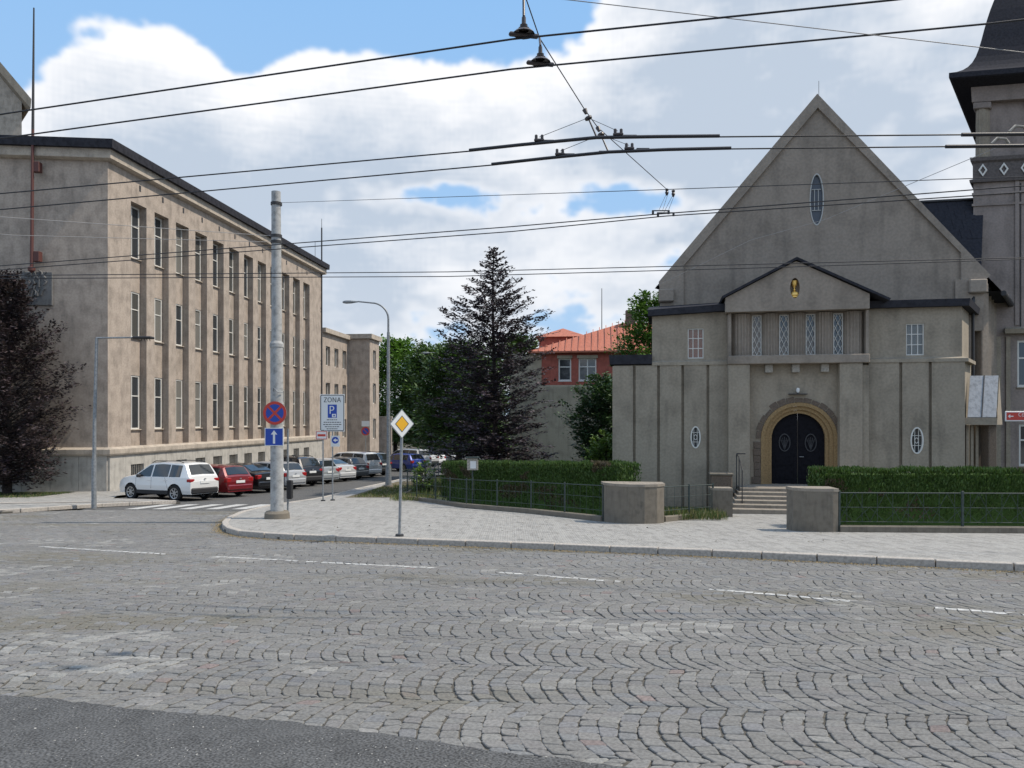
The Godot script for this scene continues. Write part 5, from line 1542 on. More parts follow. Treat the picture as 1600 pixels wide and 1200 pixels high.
func car(kind: String, label: String, x: float, d: float, ang: float, col: Color, clad_col := false) -> void:
	var k: Dictionary = car_kinds[kind]
	var o := thing("parked_car", label, "car", w3(x, d, -0.132), "cars parked along the side street")
	var fwd := Vector3(-sin(deg_to_rad(ang)), 0, -cos(deg_to_rad(ang)))
	# stand on the slope
	var nrm := Vector3(0, 1, -0.05 if d < 34.0 else -0.025).normalized()
	fwd = (fwd - nrm * fwd.dot(nrm)).normalized()
	o.basis = Basis(fwd, nrm, fwd.cross(nrm))
	if not car_mesh.has(kind):
		var m := {}
		m.body = car_body(k).mesh()
		var sides := []
		for sg in [-1.0, 1.0]:
			for q in k.side:
				var b := B.new()
				var cnt := 8
				for i in cnt:
					var xs := [lerpf(q[0], q[1], float(i) / cnt), lerpf(q[0], q[1], float(i + 1) / cnt)]
					var p := []
					for xx in xs:
						var t := line_at(k.top, xx)
						var y0: float = k.belt + 0.03
						var y1 := maxf(y0 + 0.02, t - 0.1)
						p.append([Vector3(xx, y0, (car_half(k, xx, y0) + 0.006) * sg), Vector3(xx, y1, (car_half(k, xx, y1) + 0.006) * sg)])
					b.quad(p[0][0], p[0][1], p[1][1], p[1][0], Vector3(0, 0.2, sg))
				sides.append(b.mesh())
		m.sides = sides
		for q in ["rear", "front"]:
			var b := B.new()
			for i in 6:
				var xs := [lerpf(k[q][0], k[q][1], i / 6.0), lerpf(k[q][0], k[q][1], (i + 1) / 6.0)]
				var p := []
				for xx in xs:
					var t := line_at(k.top, xx)
					var hw := car_half(k, xx, t) * 0.84
					var off := Vector3(-0.016 if q == "rear" else 0.016, 0.012, 0)
					p.append([Vector3(xx, t, hw) + off, Vector3(xx, t + 0.02, 0) + off, Vector3(xx, t, -hw) + off])
				for j in 2: b.quad(p[0][j], p[0][j + 1], p[1][j + 1], p[1][j], Vector3(-0.6 if q == "rear" else 0.6, 1, 0))
			m[q] = b.mesh()
		var r: float = k.wr
		var ty := B.new()
		var ax := Basis(Vector3(1, 0, 0), Vector3(0, 0, 1), Vector3(0, -1, 0))
		ty.lathe([Vector2(r * 0.62, -0.1), Vector2(r * 0.94, -0.1), Vector2(r, -0.07), Vector2(r, 0.07), Vector2(r * 0.94, 0.1), Vector2(r * 0.62, 0.1)], Vector3.ZERO, 24, ax)
		ty.lathe([Vector2(0.001, 0.03), Vector2(r * 0.64, 0.03)], Vector3.ZERO, 24, ax)
		ty.lathe([Vector2(0.001, -0.03), Vector2(r * 0.64, -0.03)], Vector3.ZERO, 24, ax)
		m.tyre = ty.mesh()
		var rm := B.new()
		for sg in [-1.0, 1.0]:
			rm.lathe([Vector2(r * 0.56, sg * 0.095), Vector2(r * 0.66, sg * 0.104)], Vector3.ZERO, 24, ax)
			rm.lathe([Vector2(0.001, sg * 0.092), Vector2(r * 0.16, sg * 0.09)], Vector3.ZERO, 12, ax)
			for i in 7:
				var a := TAU * i / 7.0
				rm.bar(Vector3(cos(a) * r * 0.1, sin(a) * r * 0.1, sg * 0.085), Vector3(cos(a) * r * 0.6, sin(a) * r * 0.6, sg * 0.085), r * 0.14, 0.02)
		m.rim = rm.mesh()
		car_mesh[kind] = m
	var m: Dictionary = car_mesh[kind]
	var body := mi("body", m.body, paint(col), o)
	for s in m.sides: mi("side_window", s, M.car_glass, o)
	mi("rear_window", m.rear, M.car_glass, o)
	mi("windscreen", m.front, M.car_glass, o)
	for sx in [-1, 1]:
		for sz in [-1, 1]:
			var t := mi("wheel", m.tyre, M.tyre, o)
			t.position = Vector3(sx * k.ax, k.wr, sz * (k.w - 0.11))
			mi("rim", m.rim, M.rim, t)
	# lower body, underside, lamps, plates, mirrors
	var hl: float = k.l * 0.5
	mi("underbody", B.new().box(Vector3(0, k.sill + 0.06, 0), Vector3(k.l - 0.5, 0.22, k.w * 1.5)), M.trim_black, o)
	var bump: Material = M.trim_black if k.clad else body.material_override
	mi("bumper", B.new().box(Vector3(-hl + 0.03, 0.46, 0), Vector3(0.16, 0.26, k.w * 1.66), Basis.IDENTITY, 0.05), bump, o)
	mi("bumper", B.new().box(Vector3(hl - 0.05, 0.42, 0), Vector3(0.16, 0.24, k.w * 1.6), Basis.IDENTITY, 0.05), bump, o)
	if k.clad:
		for sg in [-1.0, 1.0]:
			mi("sill_trim", B.new().box(Vector3(0, k.sill + 0.07, sg * (k.w - 0.015)), Vector3(1.9, 0.17, 0.05), Basis.IDENTITY, 0.01), M.trim_black, o)
			mi("roof_rail", B.new().tube([Vector3(-1.55, 1.67, sg * 0.6), Vector3(-1.3, 1.74, sg * 0.61), Vector3(0.1, 1.74, sg * 0.61), Vector3(0.3, 1.66, sg * 0.62)], 0.018), M.trim_black, o)
	var ly: float = k.belt - 0.12
	for sg in [-1.0, 1.0]:
		var zz: float = car_half(k, -hl + 0.1, ly)
		mi("tail_light", B.new().box(Vector3(-hl + 0.11, ly, sg * (zz - 0.13)), Vector3(0.22, 0.15 if k.clad else 0.22, 0.3), Basis(Vector3.UP, sg * -0.16), 0.03), M.tail_red, o)
		mi("headlight", B.new().box(Vector3(hl - 0.16, 0.68, sg * (k.w * 0.74)), Vector3(0.2, 0.14, 0.3), Basis(Vector3.UP, sg * 0.3), 0.03), M.lamp_clear, o)
		mi("mirror", B.new().box(Vector3(0.72, k.belt + 0.06, sg * (k.w + 0.08)), Vector3(0.12, 0.14, 0.2), Basis.IDENTITY, 0.03), M.trim_black if k.clad else body.material_override, o)
	for sg in [-1.0, 1.0]:
		for xs in [-0.94, 0.06, 1.0]:
			var sp := []
			for q in 5:
				var y: float = lerpf(k.sill + 0.22, k.belt, q / 4.0)
				sp.append(Vector3(xs + (0.05 if xs < -0.5 else 0.0) * q, y, sg * (car_half(k, xs, y) + 0.0005)))
			mi("door_seam", B.new().tube(sp, 0.006, -1.0, 4, false), M.trim_black, o)
		for xs in [-0.78, 0.2]: mi("door_handle", B.new().box(Vector3(xs, k.belt - 0.12, sg * (car_half(k, xs, k.belt - 0.12) + 0.012)), Vector3(0.2, 0.03, 0.03), Basis.IDENTITY, 0.008), body.material_override, o)
	var pl := mi("number_plate", B.new().box(Vector3(-hl - 0.012, k.belt - 0.2, 0), Vector3(0.03, 0.12, 0.52), Basis.IDENTITY, 0.004), M.sign_white, o)
	mi("badge", B.new().box(Vector3(-hl - 0.02, k.belt - 0.06, 0), Vector3(0.03, 0.05, 0.09), Basis.IDENTITY, 0.004), M.rim, o)
func make_cars() -> void:
	car("suv", "white crossover car with black lower trim parked by the corner lamp", -15.4, 34.45, 66, Color(0.74, 0.74, 0.73))
	var off := Vector2(-1.53, -0.015)
	car("estate", "dark red estate car parked beside the white crossover", -13.15 + off.x, 36.9 + off.y, 62, Color(0.16, 0.008, 0.012))
	car("sedan", "glossy black saloon parked beside dark red estate", -12.6 + off.x, 39.7 + off.y, 60, Color(0.006, 0.006, 0.008))
	car("estate", "silver hatchback half hidden behind the grey trolley pole", -12.0 + off.x, 42.2 + off.y, 60, Color(0.36, 0.37, 0.38))
	car("suv", "black crossover with tall red tail lights behind the silver hatchback", -11.65 + off.x, 44.7 + off.y, 60, Color(0.01, 0.009, 0.012))
	car("estate", "pale grey estate car parked behind the zone sign", -11.35 + off.x, 47.3 + off.y, 60, Color(0.26, 0.28, 0.29))
	car("sedan", "light silver saloon parked before the white people carrier", -10.85 + off.x, 49.8 + off.y, 60, Color(0.5, 0.51, 0.52))
	car("estate", "dark grey hatchback squeezed between silver saloon and white people carrier", -10.45 + off.x, 52.2 + off.y, 60, Color(0.12, 0.125, 0.13))
	car("van", "white people carrier with dark rear window", -10.1 + off.x, 54.8 + off.y, 60, Color(0.72, 0.72, 0.71))
	car("suv", "dark teal car parked beyond the white people carrier", -9.6 + off.x, 57.3 + off.y, 58, Color(0.02, 0.035, 0.05))
	car("estate", "pale yellow car showing only its roof behind the teal car", -12.3, 63.0, 50, Color(0.6, 0.5, 0.22))
	car("estate", "bright blue hatchback behind the street lamp post", -9.3, 64.5, 48, Color(0.012, 0.045, 0.28))
	car("van", "silver estate car just beyond bright blue hatchback", -9.6, 70.0, 52, Color(0.42, 0.43, 0.44))
	car("suv", "pale grey tall car between the silver estate and white car", -9.2, 74.5, 52, Color(0.5, 0.5, 0.5))
	car("estate", "white car parked near the dark trees", -9.0, 79.0, 52, Color(0.66, 0.66, 0.66))
	car("sedan", "grey car farthest along the side street", -8.4, 88.0, 52, Color(0.3, 0.31, 0.33))

# ---------------------------------------------------------------- signs, lamps, poles
func text(s: String, size: float, depth: float, mat_: Material, parent: Node, at: Vector3, called := "lettering") -> void:
	var t := TextMesh.new()
	var f := SystemFont.new()
	f.font_names = PackedStringArray(["Droid Sans"])
	t.font = f; t.text = s; t.font_size = 64; t.pixel_size = size / 64.0; t.depth = depth
	var o := mi(called, t, mat_, parent)
	o.position = at
func disc(r: float, z0: float, z1: float, y: float, cnt := 32) -> B:
	return B.new().prism(ell(0, y, r, r, cnt), z0, z1)
func make_street_furniture() -> void:
	# trolley pole
	var o := thing("trolley_pole", "thick grey steel pole carrying trolley wires on the corner", "pole", w3(-6.76, 22.1))
	mi("foot", B.new().lathe([Vector2(0.0, 0.22), Vector2(0.3, 0.22), Vector2(0.36, 0.16), Vector2(0.38, -0.1)], Vector3.ZERO, 10), M.concrete, o)
	mi("lower_tube", B.new().tube([Vector3(0, 0.15, 0), Vector3(-0.01, 4.95, 0)], 0.185, 0.178, 20), M.pole_grey, o)
	mi("collar", B.new().lathe([Vector2(0.18, 4.9), Vector2(0.195, 4.93), Vector2(0.195, 5.02), Vector2(0.15, 5.1)], Vector3(-0.01, 0, 0), 20), M.pole_grey, o)
	mi("upper_tube", B.new().tube([Vector3(-0.01, 4.98, 0), Vector3(-0.03, 9.4, 0)], 0.15, 0.13, 20), M.pole_grey, o)
	for y in [8.12, 7.95, 9.05]: mi("band", B.new().lathe([Vector2(0.12, y - 0.04), Vector2(0.16, y - 0.04), Vector2(0.16, y + 0.04), Vector2(0.12, y + 0.04)], Vector3(-0.02, 0, 0), 16), M.iron, o)
	mi("hook", B.new().tube([Vector3(-0.05, 3.65, 0.19), Vector3(-0.02, 3.75, 0.26), Vector3(0.1, 3.62, 0.24), Vector3(0.2, 3.62, 0.1)], 0.014), M.galvanised, o)
	o = thing("utility_post", "slim post with black box tucked behind the trolley pole", "post", w3(-6.58, 22.55))
	mi("post", B.new().tube([Vector3(0, -0.1, 0), Vector3(0, 2.6, 0)], 0.03, -1.0, 8), M.galvanised, o)
	mi("box", B.new().box(Vector3(0.07, 0.82, 0.05), Vector3(0.17, 0.56, 0.14), Basis.IDENTITY, 0.03), M.trim_black, o)
	# signs on the pole
	o = thing("road_sign", "round no-stopping sign with red cross on blue", "road sign", w3(-6.76, 22.1) + Vector3(0.0, 3.03, 0.215))
	mi("plate", disc(0.335, -0.02, 0.0, 0.0), M.galvanised, o)
	mi("blue_field", disc(0.3, 0.0, 0.004, 0.0), M.sign_blue, o)
	mi("red_rim", B.new().ring(ell(0, 0, 0.332, 0.332, 40), ell(0, 0, 0.255, 0.255, 40), 0.001, 0.008), M.sign_red, o)
	for s in [-1, 1]: mi("red_bar", B.new().bar(Vector3(-0.19 * s, -0.19, 0.005 + s * 0.0004), Vector3(0.19 * s, 0.19, 0.005 + s * 0.0004), 0.065, 0.006), M.sign_red, o)
	mi("clamp", B.new().box(Vector3(0, 0, -0.03), Vector3(0.4, 0.05, 0.03)), M.galvanised, o)
	o = thing("road_sign", "blue square one-way sign with white upward arrow", "road sign", w3(-6.76, 22.1) + Vector3(-0.02, 2.35, 0.215))
	mi("plate", B.new().box(Vector3(0, 0, -0.01), Vector3(0.54, 0.52, 0.02), Basis.IDENTITY, 0.005), M.sign_white, o)
	mi("blue_field", B.new().box(Vector3(0, 0, 0.002), Vector3(0.49, 0.47, 0.006)), M.sign_blue, o)
	mi("arrow", B.new().prism(pv([-0.03, -0.19, 0.03, -0.19, 0.03, 0.07, 0.09, 0.07, 0, 0.19, -0.09, 0.07, -0.03, 0.07]), 0.004, 0.009), M.sign_white, o)
	mi("clamp", B.new().box(Vector3(0, 0, -0.025), Vector3(0.4, 0.05, 0.02)), M.galvanised, o)
	# two posts at the street mouth
	var post := func(label: String, x: float, d: float, h: float, r := 0.03) -> Node3D:
		var p := thing("sign_post", label, "post", w3(x, d))
		mi("tube", B.new().tube([Vector3(0, -0.1, 0), Vector3(0, h, 0)], r, -1.0, 10), M.galvanised, p)
		mi("cap", B.new().lathe([Vector2(r + 0.004, h - 0.02), Vector2(r + 0.004, h + 0.01), Vector2(0.0, h + 0.02)], Vector3.ZERO, 10), M.iron, p)
		mi("foot", B.new().lathe([Vector2(0.0, 0.05), Vector2(0.09, 0.05), Vector2(0.1, -0.02)], Vector3.ZERO, 10), M.iron, p)
		return p
	post.call("galvanised post under small white sign with red bar", -7.6, 30.9, 2.85)
	o = thing("road_sign", "small white sign with red bar beneath the zone sign", "road sign", w3(-7.65, 30.9) + Vector3(0, 2.65, 0.045))
	mi("plate", B.new().box(Vector3(0, 0, 0), Vector3(0.47, 0.34, 0.016), Basis.IDENTITY, 0.005), M.sign_white, o)
	mi("red_rim", B.new().ring(rect(-0.225, -0.16, 0.225, 0.16), rect(-0.2, -0.135, 0.2, 0.135), 0.005, 0.011), M.sign_red, o)
	mi("red_bar", B.new().box(Vector3(0, 0, 0.009), Vector3(0.32, 0.09, 0.006)), M.sign_red, o)
	post.call("galvanised post carrying the large zone sign", -7.31, 31.3, 4.3)
	o = thing("road_sign", "tall white parking zone sign reading ZONA with blue P panel", "road sign", w3(-7.31, 31.3) + Vector3(0, 3.57, 0.05))
	mi("plate", B.new().box(Vector3(0, 0, 0), Vector3(1.0, 1.52, 0.02), Basis.IDENTITY, 0.006), M.sign_white, o)
	mi("dark_rim", B.new().ring(pv([-0.44, -0.74, 0.44, -0.74, 0.485, -0.69, 0.485, 0.69, 0.44, 0.74, -0.44, 0.74, -0.485, 0.69, -0.485, -0.69]), pv([-0.425, -0.71, 0.425, -0.71, 0.455, -0.68, 0.455, 0.68, 0.425, 0.71, -0.425, 0.71, -0.455, 0.68, -0.455, -0.68]), 0.008, 0.013), M.sign_dark, o)
	text("ZONA", 0.27, 0.006, M.sign_dark, o, Vector3(0, 0.53, 0.013))
	var pf := mi("blue_panel", B.new().box(Vector3(0, 0.07, 0.012), Vector3(0.37, 0.54, 0.006)), M.sign_blue, o)
	text("P", 0.44, 0.006, M.sign_white, o, Vector3(-0.02, 0.12, 0.017))
	mi("disc_panel", B.new().box(Vector3(0.07, -0.11, 0.017), Vector3(0.16, 0.14, 0.008)), M.sign_white, o)
	mi("disc_mark", disc(0.035, 0.02, 0.024, 0.0, 12), M.sign_blue, o).position = Vector3(0.075, -0.11, 0)
	var r := RandomNumberGenerator.new()
	r.seed = 4
	for q in [[-0.28, 0.44], [-0.38, 0.7], [-0.47, 0.74], [-0.56, 0.6], [-0.645, 0.46]]:
		var x: float = -q[1] * 0.5
		var lb := B.new()
		while x < q[1] * 0.5 - 0.02:
			var l := r.randf_range(0.03, 0.1)
			lb.box(Vector3(x + l * 0.5, q[0], 0.012), Vector3(l, 0.03, 0.004))
			x += l + 0.02
		mi("small_print", lb, M.sign_dark, o)
	o = thing("road_sign", "small round blue sign with white plate on the zone sign post", "road sign", w3(-7.27, 31.3) + Vector3(0.08, 2.42, 0.05))
	mi("plate", B.new().box(Vector3(0, 0, 0), Vector3(0.36, 0.44, 0.014), Basis.IDENTITY, 0.004), M.sign_white, o)
	mi("blue_field", disc(0.14, 0.005, 0.011, 0.04, 24), M.sign_blue, o)
	mi("white_arrow", B.new().prism(pv([-0.09, 0.04, 0.02, 0.12, 0.02, 0.07, 0.1, 0.07, 0.1, 0.01, 0.02, 0.01, 0.02, -0.04]), 0.01, 0.015), M.sign_white, o)
	# priority road diamond
	var dp: Node3D = post.call("galvanised post under the yellow diamond sign", -2.5, 17.07, 2.45, 0.032)
	dp.rotation.z = -0.022
	o = thing("road_sign", "yellow diamond priority sign with white border", "road sign", w3(-2.44, 17.07) + Vector3(0.0, 2.5, 0.045))
	o.rotation.y = deg_to_rad(36)
	mi("plate", B.new().prism(pv([0, -0.325, 0.29, -0.02, 0.3, 0, 0.29, 0.02, 0, 0.325, -0.29, 0.02, -0.3, 0, -0.29, -0.02]), -0.012, 0.0), M.galvanised, o)
	mi("white_field", B.new().prism(pv([0, -0.305, 0.28, 0, 0, 0.305, -0.28, 0]), 0.0, 0.004), M.sign_white, o)
	mi("dark_rim", B.new().ring(pv([0, -0.185, 0.17, 0, 0, 0.185, -0.17, 0]), pv([0, -0.165, 0.15, 0, 0, 0.165, -0.15, 0]), 0.004, 0.0075), M.sign_dark, o)
	mi("yellow_field", B.new().prism(pv([0, -0.166, 0.151, 0, 0, 0.166, -0.151, 0]), 0.004, 0.007), M.sign_yellow, o)
	# far no-parking sign
	post.call("thin post of far no-parking sign by brown block", -12.1, 63.5, 3.4, 0.04)
	o = thing("road_sign", "far round no-parking sign under white plate", "road sign", w3(-12.1, 63.5) + Vector3(0, 3.2, 0.06))
	mi("plate", disc(0.36, -0.01, 0.0, 0.0, 24), M.sign_red, o)
	mi("blue_field", disc(0.25, 0.0, 0.006, 0.0, 24), M.sign_blue, o)
	mi("red_bar", B.new().bar(Vector3(-0.18, 0.18, 0.008), Vector3(0.18, -0.18, 0.008), 0.07, 0.006), M.sign_red, o)
	mi("upper_plate", B.new().box(Vector3(0, 0.62, 0), Vector3(0.64, 0.44, 0.015)), M.sign_white, o)
	# notice box in the hedge
	o = thing("notice_box", "small cream notice box on a post in front of the hedge", "notice board", w3(-1.38, 26.9))
	mi("post", B.new().tube([Vector3(0, -0.05, 0), Vector3(0, 1.35, 0)], 0.03, -1.0, 8), M.fence, o)
	mi("box", B.new().box(Vector3(0, 1.52, 0), Vector3(0.38, 0.42, 0.12), Basis.IDENTITY, 0.01), M.pale_stone, o)
	mi("notice", B.new().box(Vector3(0.02, 1.5, 0.062), Vector3(0.2, 0.26, 0.006)), M.sign_white, o)
	mi("roof", B.new().box(Vector3(0, 1.755, 0.02), Vector3(0.48, 0.04, 0.22)), M.fence, o)
	# red direction sign at the right edge
	o = thing("direction_sign", "red direction board with white arrow beside the metal side canopy", "sign", w3(15.5, 23.6))
	mi("post", B.new().tube([Vector3(0.9, 0, -0.04), Vector3(0.9, 3.4, -0.04)], 0.035, -1.0, 8), M.galvanised, o)
	mi("board", B.new().box(Vector3(0.33, 3.02, 0), Vector3(1.36, 0.31, 0.02), Basis.IDENTITY, 0.006), M.sign_white, o)
	mi("red_field", B.new().box(Vector3(0.33, 3.02, 0.011), Vector3(1.28, 0.235, 0.006)), M.sign_red, o)
	mi("arrow", B.new().prism(pv([-0.27, 3.02, -0.2, 3.08, -0.2, 3.035, -0.1, 3.035, -0.1, 3.005, -0.2, 3.005, -0.2, 2.96]), 0.013, 0.018), M.sign_white, o)
	text("Com", 0.17, 0.005, M.sign_white, o, Vector3(0.22, 3.07, 0.015))
	# lamps
	o = thing("street_lamp", "slim grey lamp post with straight arm and dark spiked lamp head", "street lamp", w3(-15.24, 28.0))
	mi("post", B.new().tube([Vector3(0, -0.1, 0), Vector3(0.02, 3.0, 0), Vector3(0.1, 6.1, 0)], 0.075, 0.05, 12), M.galvanised, o)
	mi("base_sleeve", B.new().tube([Vector3(0, -0.1, 0), Vector3(0, 1.7, 0)], 0.088, 0.085, 12), M.galvanised, o)
	mi("arm", B.new().tube([Vector3(0.08, 6.11, 0), Vector3(1.55, 6.13, 0)], 0.035, 0.03, 8), M.galvanised, o)
	var lh := mi("lamp_head", B.new().box(Vector3(1.8, 6.12, 0), Vector3(0.72, 0.09, 0.3), Basis.IDENTITY, 0.035), M.trim_black, o)
	for i in 4: mi("spike", B.new().tube([Vector3(1.72 + i * 0.1, 6.1, 0), Vector3(1.76 + i * 0.1, 5.98, 0.02)], 0.022, 0.004, 5), M.trim_black, lh)
	curved_lamp("tall grey street lamp with curved arm at the verge", w3(-6.52, 40.5), 9.9, 2.0)
	curved_lamp("grey street lamp half hidden by the dark green tree", w3(-5.0, 62.0), 9.6, 1.9)
func curved_lamp(label: String, at: Vector3, h: float, reach: float) -> void:
	var o := thing("street_lamp", label, "street lamp", at)
	mi("base", B.new().tube([Vector3(0, -0.1, 0), Vector3(0, 1.0, 0), Vector3(0, 1.2, 0)], 0.17, 0.13, 12), M.galvanised, o)
	mi("foot", B.new().lathe([Vector2(0.0, 0.14), Vector2(0.26, 0.14), Vector2(0.3, -0.05)], Vector3.ZERO, 10), M.concrete, o)
	mi("post", B.new().tube([Vector3(0, 1.1, 0), Vector3(0, 6.0, 0), Vector3(0, h - 1.7, 0)], 0.1, 0.075, 12), M.galvanised, o)
	var pts := [Vector3(0, h - 1.8, 0)]
	for i in 9:
		var a := PI * 0.5 * i / 8.0
		pts.append(Vector3(-0.9 * (1.0 - cos(a)), h - 1.0 + 0.85 * sin(a), 0))
	pts.append(Vector3(-reach * 0.8, h - 0.08, 0))
	mi("arm", B.new().tube(pts, 0.055, 0.04, 10), M.galvanised, o)
	var b := B.new()
	b.lathe([Vector2(0.0, -0.02), Vector2(0.05, 0.0), Vector2(0.08, 0.15), Vector2(0.14, 0.4), Vector2(0.15, 0.65), Vector2(0.1, 0.82), Vector2(0.0, 0.87)], Vector3(-reach * 0.78, h - 0.09, 0), 12, Basis(Vector3(0, 0.6, 0), Vector3(-1, -0.03, 0), Vector3(0, 0, 1)))
	mi("lamp_head", b, M.galvanised, o)

# ---------------------------------------------------------------- trolley wires
func wire(label: String, pts: Array, r: float, m: Material, sag := 0.0, group := "", called := "trolley_wire") -> MeshInstance3D:
	var p := []
	for i in pts.size() - 1:
		var n := 1 if sag == 0.0 else 10
		for k in n:
			var t := float(k) / n
			var q: Vector3 = pts[i].lerp(pts[i + 1], t)
			q.y -= sag * 4.0 * t * (1.0 - t)
			p.append(q)
	p.append(pts[pts.size() - 1])
	return tag(mi(called, B.new().tube(p, r, -1.0, 5), m), label, "wire", group)
func v(x: float, y: float, d: float) -> Vector3:
	return Vector3(x, y, -d)
func ext(a: Vector3, b: Vector3, k: float) -> Vector3:
	return b + (b - a) * k
func make_wires() -> void:
	var g1 := "trolley wires over the street"
	var l := v(-5.56, 5.06, 8.34)
	var r := v(3.13, 5.17, 6.26)
	wire("upper wire of the trolley pair carrying two bell hangers, outermost one", [ext(r, l, 1.0), l, v(0, 5.14, 6.85), r, ext(l, r, 0.8)], 0.009, M.wire, 0.0, g1)
	l = v(-5.8, 5.03, 8.92)
	r = v(4.1, 5.15, 6.6)
	wire("lower wire of the trolley pair carrying two bell hangers", [ext(r, l, 1.0), l, v(0, 5.11, 7.37), r, ext(l, r, 0.8)], 0.009, M.wire, 0.0, g1)
	wire("trolley wire running into the upper black guide bar", [v(-16, 4.85, 12.9), v(-7.24, 4.94, 10.86), v(-0.52, 5.01, 9.34), v(0.99, 5.04, 8.97), v(2.41, 5.03, 8.92), v(5.25, 5.04, 8.88), v(14, 5.06, 8.75)], 0.009, M.wire, 0.0, g1)
	wire("trolley wire running into the lower black guide bar", [v(-16, 4.82, 13.4), v(-7.69, 4.9, 11.54), v(-0.26, 4.99, 9.79), v(1.18, 5.02, 9.4), v(2.65, 5.02, 9.29), v(5.22, 5.02, 9.21), v(14, 5.04, 9.1)], 0.009, M.wire, 0.0, g1)
	wire("upper wire of the trolley pair held by small double hanger", [v(-20, 4.6, 17.3), v(-9.95, 4.73, 14.92), v(0.0, 4.86, 12.4), v(2.25, 4.89, 11.75), v(7.02, 4.95, 10.53), v(14, 5.0, 8.7)], 0.009, M.wire, 0.0, g1)
	wire("lower wire of the trolley pair held by small double hanger", [v(-20, 4.58, 17.8), v(-10.18, 4.72, 15.28), v(0.0, 4.85, 12.68), v(2.37, 4.89, 11.87), v(7.19, 4.94, 10.79), v(14, 5.0, 9.1)], 0.009, M.wire, 0.0, g1)
	wire("upper of two level wires crossing below the gable", [v(-20, 4.67, 16.0), v(-10.47, 4.69, 15.71), v(-1.29, 4.71, 15.43), v(9.53, 4.76, 14.3), v(18, 4.8, 13.4)], 0.009, M.wire, 0.0, g1)
	wire("lower of two level wires crossing below the gable", [v(-20, 4.66, 16.2), v(-10.66, 4.68, 15.99), v(-1.32, 4.69, 15.82), v(5.51, 4.73, 15.02), v(9.56, 4.75, 14.4), v(18, 4.78, 13.6)], 0.009, M.wire, 0.0, g1)
	# span wires
	var top := w3(-6.78, 22.1, 9.08)
	var mid := v(2.42, 5.34, 12.0)
	wire("thin span wire from the top of trolley pole towards the church", [top, mid, v(7.6, 5.0, 10.2), v(16, 4.9, 7.5)], 0.006, M.wire, 0.0, "", "span_wire")
	var p0 := v(0.105, 5.62, 6.95)
	var p1 := v(0.27, 5.47, 7.5)
	var p2 := v(0.85, 5.38, 9.0)
	var p3 := v(1.06, 5.36, 9.5)
	wire("cross-span wire carrying bell hangers and guide bars", [v(-0.6, 6.0, 4.5), v(0.03, 5.7, 6.6), p0, p1, p2, p3, mid], 0.006, M.wire, 0.0, "", "span_wire")
	wire("high thin wire crossing in front of bell roof", [v(-4, 5.5, 6.0), v(0.52, 5.35, 6.6), v(4.35, 4.88, 6.55), v(9, 4.4, 6.5)], 0.004, M.wire_light, 0.0, "", "span_wire")
	wire("thin stay wire slanting down to the gable window", [v(5.9, 5.05, 9.3), v(5.1, 5.0, 12.5), v(4.2, 4.9, 13.5), v(3.2, 4.7, 17)], 0.004, M.wire_light, 0.0, "", "span_wire")
	wire("upper pale stay wire from trolley pole past beige end wall", [w3(-6.8, 22.1, 8.12), v(-12.5, 6.7, 18.8), v(-25, 7.0, 12.0)], 0.009, M.wire_light, 0.0, "", "span_wire")
	wire("lower pale stay wire from trolley pole past beige end wall", [w3(-6.8, 22.1, 7.95), v(-12.5, 6.35, 19.2), v(-25, 6.4, 13.4)], 0.008, M.wire_light, 0.0, "", "span_wire")
	# bell hangers
	for q in [[v(0.105, 5.135, 6.83), p0, "upper"], [v(0.27, 5.105, 7.31), p1, "lower"]]:
		var a: Vector3 = q[0]
		var o := thing("wire_hanger", "dark bell-shaped insulated hanger on the %s wire of the outermost pair" % q[2], "hanger", a)
		mi("clamp_bar", B.new().box(Vector3(0, 0.03, 0), Vector3(0.27, 0.035, 0.05), Basis(Vector3.UP, 0.2), 0.012), M.insulator, o)
		mi("bell", B.new().lathe([Vector2(0.1, 0.04), Vector2(0.075, 0.065), Vector2(0.045, 0.07), Vector2(0.05, 0.09), Vector2(0.03, 0.1), Vector2(0.035, 0.12), Vector2(0.02, 0.13), Vector2(0.018, 0.19), Vector2(0.0, 0.2)], Vector3.ZERO, 12), M.insulator, o)
		mi("stem", B.new().tube([Vector3(0, 0.2, 0), q[1] - a], 0.012), M.insulator, o)
	# guide bars with their struts
	var bars := [[[v(-0.52, 5.02, 9.34), v(0.1, 5.03, 9.18), v(0.99, 5.04, 8.97), v(1.7, 5.04, 8.94), v(2.41, 5.04, 8.92)], p2, "upper"], [[v(-0.26, 5.0, 9.79), v(0.4, 5.01, 9.6), v(1.18, 5.02, 9.4), v(1.9, 5.03, 9.34), v(2.65, 5.03, 9.29)], p3, "lower"]]
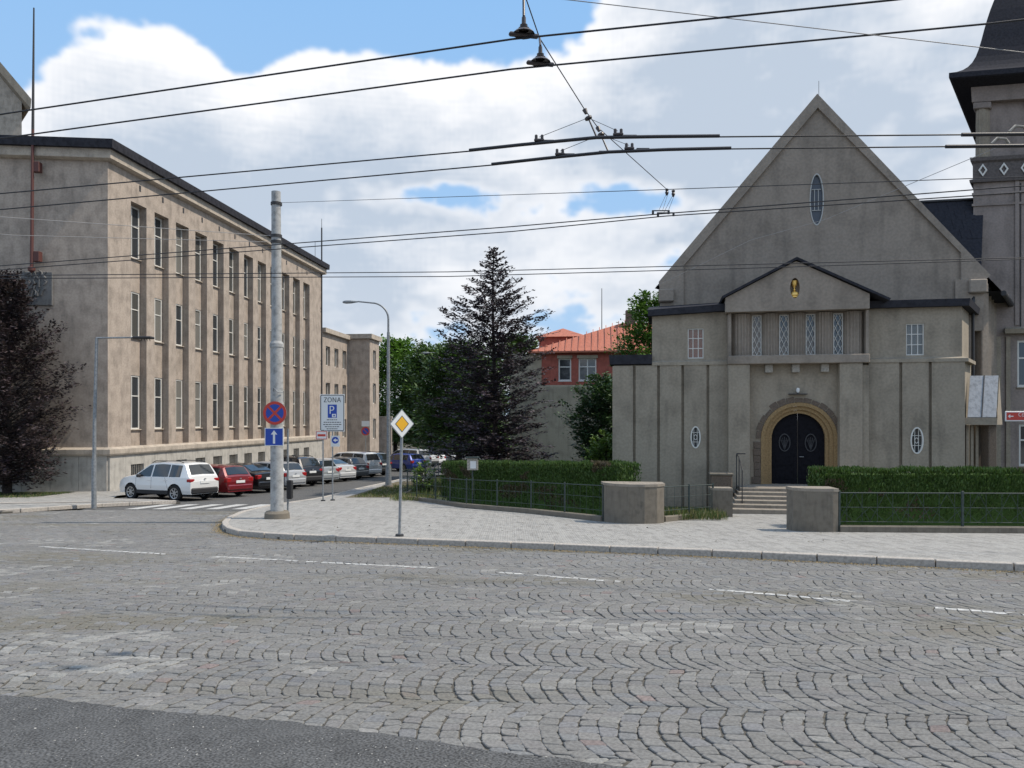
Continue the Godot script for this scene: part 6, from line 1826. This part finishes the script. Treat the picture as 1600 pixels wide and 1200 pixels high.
	for q in bars:
		var pts: Array = q[0]
		var o := thing("guide_bar", "long black %s guide bar hung beneath the cross-span" % q[2], "guide bar", pts[2])
		var loc := []
		for p in pts: loc.append(p - pts[2])
		mi("bar", B.new().tube(loc, 0.02, -1.0, 8), M.wire, o)
		var up: Vector3 = q[1] - pts[2]
		mi("insulator", B.new().tube([up, up * 0.85], 0.03, 0.02, 8).tube([up * 0.72, up * 0.66], 0.045, -1.0, 8).tube([up * 0.66, up * 0.05], 0.01, 0.012, 6), M.insulator, o)
		for s in [[1, 0.75], [3, 0.35]]:
			var c: Vector3 = loc[s[0]].lerp(loc[2], 1.0 - s[1])
			mi("clamp", B.new().box(c + Vector3(0, 0.035, 0), Vector3(0.12, 0.03, 0.04), Basis.IDENTITY, 0.008).box(c + Vector3(-0.035, 0.07, 0), Vector3(0.035, 0.06, 0.03), Basis.IDENTITY, 0.01).box(c + Vector3(0.035, 0.07, 0), Vector3(0.035, 0.06, 0.03), Basis.IDENTITY, 0.01), M.insulator, o)
			mi("strut_wire", B.new().tube([up * 0.7, c + Vector3(0, 0.07, 0)], 0.004, -1.0, 4), M.wire, o)
		for k in 3:
			var c2: Vector3 = loc[1].lerp(loc[3], 0.2 + k * 0.3)
			mi("joint_plate", B.new().box(c2 + Vector3(0, 0.028, 0), Vector3(0.16, 0.02, 0.035), Basis.IDENTITY, 0.005), M.wire, o)
	for q in [[v(5.2, 5.04, 8.88), v(7.6, 5.05, 8.85), "upper"], [v(5.2, 5.02, 9.21), v(7.8, 5.03, 9.17), "lower"]]:
		var o := thing("guide_bar", "black %s guide bar in front of church tower" % q[2], "guide bar", q[0])
		mi("bar", B.new().tube([Vector3.ZERO, q[1] - q[0]], 0.022, -1.0, 8), M.wire, o)
		mi("clamp", B.new().tube([Vector3(0.55, 0.03, 0), Vector3(0.62, 0.1, 0), Vector3(0.72, 0.09, 0), Vector3(0.76, 0.03, 0)], 0.018, -1.0, 6), M.pale_stone, o)
	# double hanger at the far pair
	var o := thing("wire_hanger", "small double hanger with four droppers on the far trolley pair", "hanger", v(2.3, 4.9, 11.8))
	for q in [[Vector3(-0.02, 0, 0.03), mid + Vector3(0, 0, 0)], [Vector3(0.08, 0, -0.09), mid + Vector3(0.1, -0.02, 0)]]:
		var c: Vector3 = q[0]
		var u: Vector3 = q[1] - v(2.3, 4.9, 11.8)
		mi("shoe", B.new().box(c + Vector3(0, 0.045, 0), Vector3(0.27, 0.014, 0.02)).box(c + Vector3(-0.12, 0.02, 0), Vector3(0.03, 0.05, 0.03)).box(c + Vector3(0.12, 0.02, 0), Vector3(0.03, 0.05, 0.03)), M.wire, o)
		mi("insulator", B.new().lathe([Vector2(0.0, 0.02), Vector2(0.03, 0.0), Vector2(0.02, -0.03), Vector2(0.03, -0.05), Vector2(0.015, -0.09), Vector2(0.0, -0.1)], u, 8), M.insulator, o)
		for s in [-0.03, 0.03]: mi("dropper", B.new().tube([u + Vector3(s * 0.4, -0.08, 0), c + Vector3(s, 0.05, 0)], 0.003, -1.0, 4), M.wire, o)
